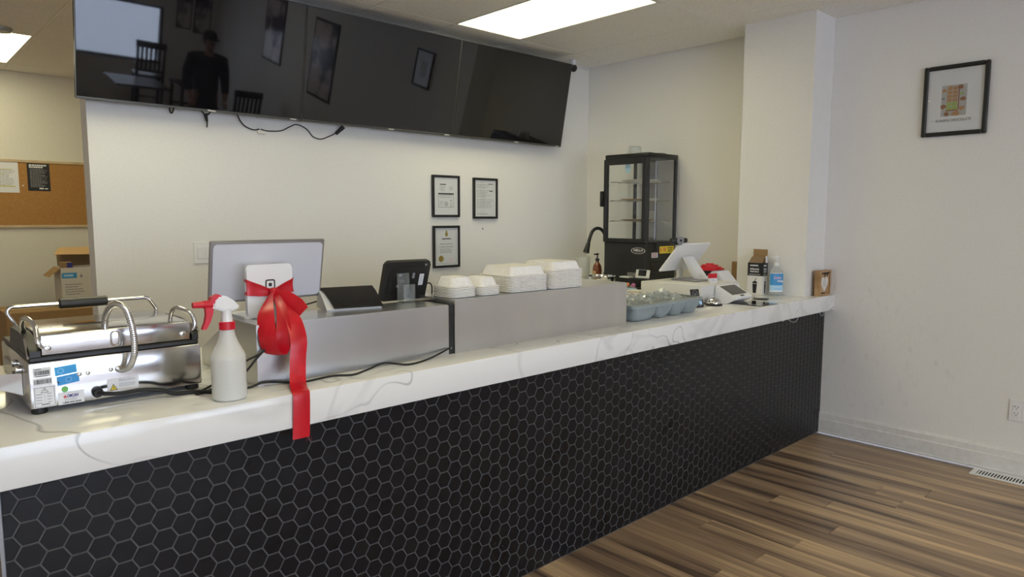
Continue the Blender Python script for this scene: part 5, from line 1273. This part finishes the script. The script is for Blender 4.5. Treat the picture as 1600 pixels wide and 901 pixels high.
# tap, soap, bowl, jug
t = thing('kitchen_faucet', 'black gooseneck faucet behind the display fridge', 'faucet', (4.50, 3.66, ZP))
b = MB(); b.lathe([(0.028, 0), (0.028, 0.006), (0.02, 0.012), (0.018, 0.06), (0.014, 0.064)], n=20); b.build('base', 'black_plastic', t)
b = MB(); b.tube([(0, 0, 0.06), (0, 0, 0.30), (-0.02, 0, 0.375), (-0.065, 0, 0.418), (-0.125, 0, 0.428), (-0.175, 0, 0.405), (-0.207, 0, 0.355), (-0.228, 0, 0.30)], 0.0135, 14, 8); b.build('spout', 'black_plastic', t)
b = MB(); b.cyl((-0.226, 0, 0.306), (-0.252, 0, 0.235), 0.0165, 16, 0.026); b.build('spray_nozzle', 'black_plastic', t)
b = MB(); b.tube([(0.018, 0, 0.045), (0.05, -0.02, 0.06), (0.07, -0.03, 0.075)], 0.006, 8); b.build('lever', 'black_plastic', t)
t = thing('soap_pump', 'amber soap bottle with a black pump by the faucet', 'bottle', (4.36, 3.635, ZP))
b = MB(); b.lathe([(0.032, 0.0003), (0.036, 0.006), (0.037, 0.095), (0.033, 0.125), (0.018, 0.148), (0.013, 0.155), (0.013, 0.168)], n=24); b.build('bottle', 'amber', t, smooth=50)
b = MB(); b.lathe([(0.016, 0.164), (0.016, 0.184), (0.006, 0.186), (0.005, 0.212), (0.012, 0.213), (0.012, 0.226)], n=16); b.box((-0.02, 0, 0.219), (0.04, 0.012, 0.010), 0.002); b.build('pump', 'black_plastic', t)
quads('bottle_label', [(-0.02, 0.03, 0.02, 0.085)], 'card_light', t, (-0.0375, 0, 0), (0, -1, 0), UZ)
t = thing('steel_bowl', 'round steel mixing bowl beside the faucet', 'bowl', (4.0, 3.29, ZP))
b = MB(); b.lathe([(0.05, 0.0003), (0.075, 0.008), (0.098, 0.04), (0.106, 0.082), (0.111, 0.084), (0.111, 0.087), (0.104, 0.086), (0.095, 0.042), (0.072, 0.012), (0.0, 0.006)], n=36, cap=False); b.build('bowl_wall', 'chrome', t, smooth=40)
b = MB(); b.tube([(-0.106, 0.03, 0.084), (-0.122, 0.035, 0.085), (-0.125, 0.035, 0.06), (-0.118, 0.034, 0.045)], 0.003, 8, 4); b.build('side_hook', 'grey_metal', t)
t = thing('clear_jug', 'tall frosted clear plastic container left of the amber soap bottle', 'jug', (4.02, 3.50, ZP))
M['frost'] = thin_glass('frosted_clear', (0.95, 0.96, 0.95), 0.2, 0.8, haze=0.25, hazecol=(0.8, 0.8, 0.76))
b = MB(); b.lathe([(0.05, 0.0003), (0.055, 0.01), (0.058, 0.215), (0.055, 0.215), (0.052, 0.012), (0.0, 0.008)], n=28, cap=False); b.build('jug_wall', 'frost', t, smooth=40)
b = MB(); b.tube([(-0.058, 0, 0.19), (-0.085, 0, 0.18), (-0.085, 0, 0.09), (-0.057, 0, 0.07)], 0.006, 8, 4); b.build('handle', 'frost', t)

# clutter in front of the fridge
t = thing('black_crate', 'low black crate on the back counter in front of the fridge', 'crate', (4.035, 2.915, ZP))
b = MB(); b.span((0, 0, 0.0003), (0.185, 0.150, 0.080), 0.003); b.build('crate_body', 'black_plastic', t)
t = thing('kitchen_timer', 'white framed timer with a dark screen, leaning on the black crate', 'timer', (4.07, 2.975, ZP + 0.080), math.radians(-84))
Rm = rotm(-0.25)
def lean(b):
    for v in b.bm.verts: v.co = Rm @ v.co + Vector((0, 0, 0.002))
    return b
b = lean(MB().span((-0.056, -0.006, 0.0), (0.056, 0.006, 0.062), 0.003)); b.build('white_frame', 'white_plastic', t)
b = lean(MB().span((-0.032, -0.0075, 0.016), (0.032, -0.0062, 0.060))); b.build('dark_screen', 'screen', t, smooth=0)
t = thing('candy_tray', 'little black tray with a blue edge holding two lollipops', 'tray', (3.945, 2.925, ZP))
b = MB(); b.span((0, 0, 0.0003), (0.075, 0.15, 0.022), 0.002); b.build('tray_body', 'black_plastic', t)
b = MB(); b.span((-0.0015, 0.0, 0.012), (-0.0002, 0.15, 0.022)); b.build('blue_edge', 'blue_pale', t, smooth=0)
for y, m, lab, tw in ((3.022, 'orange', 'orange lollipop lying on the little black tray', 0.5), (2.972, 'purple', 'mauve lollipop lying on the little black tray', -0.9)):
    p = thing('lollipop', lab, 'candy', (3.965, y, ZP + 0.0225), group='lollipops on the tray')
    b = MB(); b.lathe([(0, -0.016), (0.009, -0.0135), (0.0155, -0.005), (0.0165, 0), (0.0155, 0.005), (0.009, 0.0135), (0, 0.016)], (0, 0, 0.0165), 20, rotm(0, PI / 2), cap=False); b.build('candy_head', m, p, smooth=60)
    b = MB(); b.tube([(-0.005, 0, 0.02), (-0.014, -0.010 * tw * 2, 0.008), (-0.010, -0.026 * (1 if tw < 0 else .6), 0.003)], 0.0024, 6, 4); b.build('stick', 'white_plastic', p)
b = MB(); b.span((3.815, 2.815, ZP + .0003), (3.925, 2.945, ZP + 0.018)); tag(b.build('paper_stack', 'paper_warm', smooth=0), 'stack of white paper at the near end of the back counter', 'paper')
b = MB(); b.span((4.05, 3.070, ZP + .0003), (4.16, 3.165, ZP + 0.078), 0.003); tag(b.build('dark_box', 'black'), 'small black box between the steel bowl and the black crate', 'box')
b = MB(); b.span((4.045, 3.075, ZP + .0785), (4.10, 3.16, ZP + 0.088), 0.001); tag(b.build('white_case', 'white_plastic'), 'slim white case lying on the small black box', 'case')
for k, (x, y) in enumerate(((4.13, 3.085), (4.135, 3.115), (4.14, 3.146))):
    b = MB(); b.lathe([(0.010, 0.0003), (0.013, 0.002), (0.014, 0.034), (0.0125, 0.034), (0.0115, 0.004), (0, 0.004)], (x, y, ZP + 0.0785), 14, cap=False)
    tag(b.build('small_glass', 'acrylic', smooth=40), 'tiny clear shot glass on the small black box, %s of three' % ('nearest', 'middle one', 'farthest')[k], 'glass', 'tiny glasses in a row')

# ================================================================= BACK ROOM
CY = YK
t = thing('corkboard', 'wood framed corkboard on the back room wall', 'board', (1.0, CY, 1.355))
L_, R2, HH = -0.62, 0.603, 0.611
b = MB(); b.span((L_ + 0.02, -0.012, 0.02), (R2 - 0.02, -0.001, HH - 0.02)); b.build('cork_panel', 'cork', t, smooth=0)
for nm, a, c in (('frame_side', (L_, -0.02, 0), (L_ + 0.025, -0.0005, HH)), ('frame_side', (R2 - 0.025, -0.02, 0), (R2, -0.0005, HH)), ('frame_rail', (L_ + 0.0252, -0.02, 0), (R2 - 0.0252, -0.0005, 0.025)), ('frame_rail', (L_ + 0.0252, -0.02, HH - 0.025), (R2 - 0.0252, -0.0005, HH))):
    b = MB(); b.span(a, c, 0.003); b.build(nm, 'pine', t)
t = thing('wall_notice', 'white notice with yellow highlighting pinned to the corkboard', 'notice', (0.955, CY - 0.0125, 1.671))
b = MB(); b.span((-0.10, -0.0012, 0), (0.106, -0.0002, 0.276)); b.build('sheet', 'paper', t, smooth=0)
no = (0, -0.0013, 0)
quads('text_lines', text_rows(-0.085, 0.085, 0.205, 12, 0.0135, 0.004, 17, .3), 'ink_grey', t, no, RX, UZ, 0.0006)
quads('highlights', [(-0.085, 0.199, 0.06, 0.208), (-0.085, 0.158, 0.0, 0.168), (-0.085, 0.05, 0.075, 0.062)], 'highlight', t, no, RX, UZ, 0.0003)
disc('crest', 0.008, 'red', t, (-0.03, -0.0014, 0.238), RX, UZ)
t = thing('wall_notice', 'black printed notice with white text pinned to the corkboard', 'notice', (1.2125, CY - 0.0125, 1.690))
b = MB(); b.span((-0.086, -0.0012, 0), (0.086, -0.0002, 0.247)); b.build('sheet', 'black', t, smooth=0)
quads('heading', text_rows(-0.070, 0.065, 0.238, 1, .01, 0.013, 1, 0) + text_rows(-0.070, 0.035, 0.221, 1, .01, 0.013, 2, 0) + [(0.0, 0.017, 0.034, 0.028), (0.042, 0.017, 0.066, 0.026)], 'paper', t, no, RX, UZ, 0.0006)
quads('text_lines', text_rows(-0.066, 0.068, 0.200, 20, 0.0085, 0.0042, 5, .4), 'ink_grey', t, no, RX, UZ, 0.0006)
b = MB(); b.lathe([(0.004, 0), (0.006, 0.003), (0.004, 0.010), (0.006, 0.013)], (1.088, CY - 0.0122, 1.735), 12, rotm(PI / 2)); tag(b.build('push_pin', 'paper_warm'), 'pale push pin in the corkboard between the two notices', 'pin')

t = thing('cardboard_box', 'large brown cardboard box on the back room floor under the white carton', 'box', (1.20, 7.0, 0))
b = MB(); b.span((-0.41, -0.25, 0.0), (0.42, 0.30, 0.686), 0.004); b.build('carton_body', 'card', t)
b = MB(); b.span((-0.412, 0.0, 0.6862), (0.42, 0.05, 0.6872)); b.build('packing_tape', 'pine', t, smooth=0)
t = thing('white_carton', 'open white carton with a blue logo in the back room', 'box', (1.375, 7.05, 0.6875))
w, dp, h = 0.165, 0.15, 0.335
b = MB()
for a, c in (((-w, -dp, 0), (w, -dp + 0.004, h)), ((-w, dp - 0.004, 0), (w, dp, h)), ((-w, -dp + 0.0041, 0), (-w + 0.004, dp - 0.0041, h)), ((w - 0.004, -dp + 0.0041, 0), (w, dp - 0.0041, h)), ((-w + 0.004, -dp + 0.004, 0), (w - 0.004, dp - 0.004, 0.006))): b.span(a, c)
b.build('carton_body', 'carton_white', t, smooth=0)
b = MB(); b.hexa([(-w + 0.03, dp - 0.004, h + .0003), (w, dp - 0.004, h + .0003), (w, dp, h + .0003), (-w + 0.03, dp, h + .0003), (-w + 0.03, dp + 0.02, h + 0.10), (w, dp + 0.02, h + 0.10), (w, dp + 0.024, h + 0.10), (-w + 0.03, dp + 0.024, h + 0.10)]); b.build('rear_flap', 'card_brown_dark', t, smooth=0)
b = MB(); b.hexa([(-w - 0.01, dp - 0.10, h + 0.105), (w, dp - 0.10, h + 0.098), (w, dp - 0.10, h + 0.102), (-w - 0.01, dp - 0.10, h + 0.109), (-w + 0.05, dp + 0.02, h + 0.160), (w, dp + 0.02, h + 0.160), (w, dp + 0.022, h + 0.164), (-w + 0.05, dp + 0.022, h + 0.164)]); b.build('upper_flap', 'card_light', t, smooth=0)
b = MB(); b.hexa([(-w - 0.0005, -dp + 0.01, h - 0.006), (-w - 0.0005, dp - 0.01, h - 0.006), (-w - 0.0005, dp - 0.01, h), (-w - 0.0005, -dp + 0.01, h), (-w - 0.085, -dp + 0.02, h - 0.075), (-w - 0.085, dp - 0.02, h - 0.075), (-w - 0.083, dp - 0.02, h - 0.070), (-w - 0.083, -dp + 0.02, h - 0.070)]); b.build('side_flap', 'card', t, smooth=0)
co = (0, -dp, 0)
lg = quads('blue_logo', [(-w + 0.005, 0.245, -w + 0.115, 0.292)], 'blue', t, co, RX, UZ); quads('logo_text', text_rows(-w + 0.02, -w + 0.09, 0.278, 1, .01, 0.018, 4, 0), 'blue_pale', lg, (0, -dp - 0.0004, 0), RX, UZ)
quads('box_print', text_rows(-w + 0.025, -w + 0.17, 0.195, 5, 0.021, 0.008, 8, .5), 'ink_grey', t, co, RX, UZ)
poly_print('fragile_mark', [(-w + 0.135, 0.250), (-w + 0.160, 0.250), (-w + 0.1475, 0.283)], 'ink_grey', t, co, RX, UZ)
b = MB(); b.span((1.235, 6.985, 0.6945), (1.315, 7.085, 1.065), 0.002); t = b.build('inner_carton', 'card'); tag(t, 'small brown carton with a dark blue patch inside the white carton', 'box')
quads('blue_patch', [(0.0, 0.0, 0.042, 0.05)], 'navy', t, (1.272, 6.985, 1.012), RX, UZ)
b = MB(); b.lathe([(0.07, 0.0), (0.07, -0.012), (0.06, -0.026), (0.0, -0.03)], (0.785, 5.955, ZC), 28); tag(b.build('smoke_detector', 'grey_metal', smooth=40), 'round ceiling detector in the back room next to the light panel', 'detector')

# ================================================================= DINING SIDE, SEEN AS REFLECTIONS IN THE TELEVISIONS
def slat_chair(label, loc, rz, seat=0.46, top=1.0, grp=None):
    t = thing('slat_back_chair', label, 'chair', loc, rz)
    b = MB(); b.span((-0.21, -0.20, seat - 0.04), (0.21, 0.21, seat), 0.012, 2); b.build('seat', 'wood_dark', t)
    for x in (-0.18, 0.18):
        b = MB(); b.hexa([(x - .018, -0.17, 0), (x + .018, -0.17, 0), (x + .018, -0.135, 0), (x - .018, -0.135, 0), (x - .02, -0.175, seat - .041), (x + .02, -0.175, seat - .041), (x + .02, -0.135, seat - .041), (x - .02, -0.135, seat - .041)]); b.build('leg', 'wood_dark', t, smooth=0)
        b = MB(); b.hexa([(x - .018, 0.225, 0), (x + .018, 0.225, 0), (x + .018, 0.26, 0), (x - .018, 0.26, 0), (x - .02, 0.2105, seat), (x + .02, 0.2105, seat), (x + .02, 0.25, seat), (x - .02, 0.25, seat)])
        b.hexa([(x - .02, 0.2105, seat), (x + .02, 0.2105, seat), (x + .02, 0.25, seat), (x - .02, 0.25, seat), (x - .018, 0.26, top - .10), (x + .018, 0.26, top - .10), (x + .018, 0.29, top - .10), (x - .018, 0.29, top - .10)]); b.build('leg', 'wood_dark', t, smooth=0)
    b = MB(); b.span((-0.21, 0.262, top - 0.0995), (0.21, 0.29, top), 0.006); b.build('top_rail', 'wood_dark', t)
    b = MB(); b.span((-0.158, 0.222, seat + 0.06), (0.158, 0.244, seat + 0.10), 0.003); b.build('lower_rail', 'wood_dark', t)
    for i in range(5):
        x = -0.12 + i * 0.06
        b = MB(); b.hexa([(x - .016, 0.226, seat + .1005), (x + .016, 0.226, seat + .1005), (x + .016, 0.240, seat + .1005), (x - .016, 0.240, seat + .1005), (x - .016, 0.268, top - .1), (x + .016, 0.268, top - .1), (x + .016, 0.282, top - .1), (x - .016, 0.282, top - .1)]); b.build('slat', 'wood_dark', t, smooth=0)
    for z, y in ((seat * 0.45, -0.155), ):
        b = MB(); b.span((-0.16, y - .01, z - .015), (0.16, y + .01, z + .015)); b.build('stretcher', 'wood_dark', t, smooth=0)
    return t
slat_chair('tall dark slat back bar stool before the shop window, mirrored in the left television', (3.43, -4.15, 0), 0.15, 0.72, 1.24)
slat_chair('lower dark slat back stool right of the window, mirrored beside the person', (4.00, -4.05, 0), -0.1, 0.68, 1.02)
slat_chair('dark slat back chair by the right wall, mirrored low in the television', (4.26, -2.55, 0), 0.0, 0.46, 0.99)
t = thing('dining_table', 'dark pedestal table between the window stools, mirrored faintly in the left television', 'table', (3.05, -3.3, 0))
b = MB(); b.span((-0.35, -0.35, 0.72), (0.35, 0.35, 0.75), 0.006); b.build('tabletop', 'wood_dark', t)
b = MB(); b.cyl((0, 0, 0.02), (0, 0, 0.7195), 0.035, 16); b.build('pedestal', 'black', t)
b = MB(); b.lathe([(0.24, 0), (0.24, 0.012), (0.05, 0.0195)], n=24); b.build('base', 'black', t)
for lab, y0, y1, z0, z1 in (('tall printed poster on the right wall, nearer one, mirrored in the middle television', -1.40, -0.72, 1.24, 2.27), ('tall printed poster on the right wall, farther one, mirrored in the left television', -2.98, -2.32, 1.40, 2.32)):
    t = thing('wall_poster', lab, 'poster', (XR, (y0 + y1) / 2, z0))
    w = (y1 - y0) / 2
    b = MB(); b.span((-0.012, -w, 0), (-0.0005, w, z1 - z0), 0.002); b.build('dark_border', 'black', t)
    b = MB(); b.span((-0.0145, -w + 0.035, 0.035), (-0.0122, w - 0.035, z1 - z0 - 0.035)); b.build('print', 'poster_dark', t, smooth=0)
for lab, x0, x1, z0, z1 in (('narrow printed poster on the front wall next to the window, mirrored in the left television', 4.06, 4.30, 1.38, 2.3), ('narrow printed poster on the front wall by the corner, mirrored above the standing person', 4.34, 4.62, 1.34, 2.3)):
    t = thing('wall_poster', lab, 'poster', ((x0 + x1) / 2, YF, z0))
    w = (x1 - x0) / 2
    b = MB(); b.span((-w, 0.0005, 0), (w, 0.012, z1 - z0), 0.002); b.build('dark_border', 'black', t)
    b = MB(); b.span((-w + 0.02, 0.0122, 0.02), (w - 0.02, 0.0145, z1 - z0 - 0.02)); b.build('print', 'poster_dark', t, smooth=0)

# person standing in the dining area (a silhouette in the left television)
def skinned(name, pts, edges, m, parent, sub=2, root=0):
    me = bpy.data.meshes.new(name); me.from_pydata([p[:3] for p in pts], edges, []); me.materials.append(M[m])
    o = link(name, me, parent)
    md = o.modifiers.new('skin', 'SKIN'); md.use_smooth_shade = True
    for i, p in enumerate(pts):
        sv = me.skin_vertices[0].data[i]; sv.radius = (p[3], p[4] if len(p) > 4 else p[3]); sv.use_root = (i == root)
    sb = o.modifiers.new('sub', 'SUBSURF'); sb.levels = sub; sb.render_levels = sub
    return o
p = thing('person', 'person in a dark cap and long dark coat standing, mirrored in the left television', 'person', (3.56, -2.05, 0), PI)
pts = [(0, 0, 0.93, .15, .11), (0, 0.01, 1.10, .155, .115), (0, 0.0, 1.28, .17, .12), (0, 0.0, 1.40, .13, .10), (0, -0.005, 1.475, .055, .055), (0, -0.015, 1.535, .062, .075), (0, -0.02, 1.61, .078, .098), (0, -0.015, 1.68, .066, .082),
       (-0.19, 0.0, 1.395, .065), (-0.235, 0.02, 1.20, .055), (-0.25, 0.0, 1.11, .045), (-0.235, -0.10, 0.93, .036), (-0.225, -0.13, 0.865, .032),
       (0.19, 0.0, 1.395, .065), (0.235, 0.02, 1.20, .055), (0.25, 0.0, 1.11, .045), (0.235, -0.10, 0.93, .036), (0.225, -0.13, 0.865, .032),
       (-0.10, 0.0, 0.82, .10), (-0.11, -0.01, 0.50, .068), (-0.115, 0.02, 0.28, .055), (-0.115, 0.03, 0.09, .042), (-0.12, -0.10, 0.035, .034),
       (0.10, 0.0, 0.82, .10), (0.11, -0.01, 0.50, .068), (0.115, 0.02, 0.28, .055), (0.115, 0.03, 0.09, .042), (0.12, -0.10, 0.035, .034)]
ed = [(0, 1), (1, 2), (2, 3), (3, 4), (4, 5), (5, 6), (6, 7), (3, 8), (8, 9), (9, 10), (10, 11), (11, 12), (3, 13), (13, 14), (14, 15), (15, 16), (16, 17), (0, 18), (18, 19), (19, 20), (20, 21), (21, 22), (0, 23), (23, 24), (24, 25), (25, 26), (26, 27)]
skinned('body', pts, ed, 'skin', p)
coat = [(0, 0, 0.93, .185, .14), (0, 0.01, 1.10, .18, .135), (0, 0.0, 1.28, .19, .14), (0, 0.0, 1.40, .16, .13), (0, 0, 1.50, .095, .098), (0, 0, 0.72, .20, .15), (0, 0, 0.60, .21, .155),
        (-0.20, 0.0, 1.39, .085), (-0.245, 0.02, 1.20, .072), (-0.255, 0.0, 1.11, .062), (-0.24, -0.09, 0.95, .052), (0.20, 0.0, 1.39, .085), (0.245, 0.02, 1.20, .072), (0.255, 0.0, 1.11, .062), (0.24, -0.09, 0.95, .052)]
skinned('coat', coat, [(0, 1), (1, 2), (2, 3), (3, 4), (0, 5), (5, 6), (3, 7), (7, 8), (8, 9), (9, 10), (3, 11), (11, 12), (12, 13), (13, 14)], 'coat', p)
for sx in (-1, 1):
    skinned('trouser_leg', [(0.10 * sx, 0, 0.84, .115), (0.11 * sx, -0.01, 0.50, .085), (0.115 * sx, 0.02, 0.28, .072), (0.115 * sx, 0.03, 0.10, .066)], [(0, 1), (1, 2), (2, 3)], 'coat', p, 1)
    b = MB(); b.box((0.118 * sx, -0.035, 0.045), (0.095, 0.27, 0.088), 0.03, None, 3); b.build('shoe', 'black_rubber', p, smooth=60)
    h0 = Vector((0.225 * sx, -0.13, 0.865))
    for k, (dx, L) in enumerate(((-0.024, .062), (-0.008, .072), (0.008, .068), (0.023, .054))):
        skinned('finger', [(h0.x + dx, h0.y - .01, h0.z - .01, .011), (h0.x + dx, h0.y - .035, h0.z - .045, .009), (h0.x + dx, h0.y - .035, h0.z - .045 - L * .4, .008), (h0.x + dx, h0.y - .02, h0.z - .045 - L * .7, .007)], [(0, 1), (1, 2), (2, 3)], 'skin', p, 1)
    skinned('thumb', [(h0.x - .022 * sx, h0.y - .005, h0.z + .01, .012), (h0.x - .045 * sx, h0.y - .03, h0.z - .015, .010), (h0.x - .046 * sx, h0.y - .045, h0.z - .04, .008)], [(0, 1), (1, 2)], 'skin', p, 1)
b = MB(); b.lathe([(0.082, 1.66), (0.090, 1.69), (0.084, 1.735), (0.05, 1.765), (0.0, 1.772)], (0, -0.012, 0), 24, sy=1.2, cap=False); b.box((0, -0.135, 1.672), (0.15, 0.11, 0.008), 0.003, rotm(0.12)); b.build('cap', 'coat', p, smooth=50)
b = MB(); b.lathe([(0.0, -0.022), (0.011, -0.014), (0.014, 0.0), (0.008, 0.016), (0.0, 0.026)], (0, -0.118, 1.605), 10, cap=False); b.build('nose', 'skin', p, smooth=60)
for sx in (-1, 1):
    b = MB(); b.lathe([(0.0, -0.008), (0.010, 0.0), (0.0, 0.008)], (0.031 * sx, -0.106, 1.63), 10, cap=False); b.build('eye', 'paper', p, smooth=60)
    b = MB(); b.lathe([(0.0, -0.028), (0.014, -0.01), (0.016, 0.012), (0.0, 0.028)], (0.079 * sx, -0.01, 1.615), 10, sx=0.5, cap=False); b.build('ear', 'skin', p, smooth=60)
b = MB(); b.box((0, -0.108, 1.565), (0.045, 0.012, 0.010), 0.004); b.build('mouth', 'pink', p)
b = MB(); b.lathe([(0.080, 1.59), (0.085, 1.63), (0.083, 1.675)], (0, 0.012, 0), 20, sy=1.12); b.build('hair', 'black', p, smooth=60)
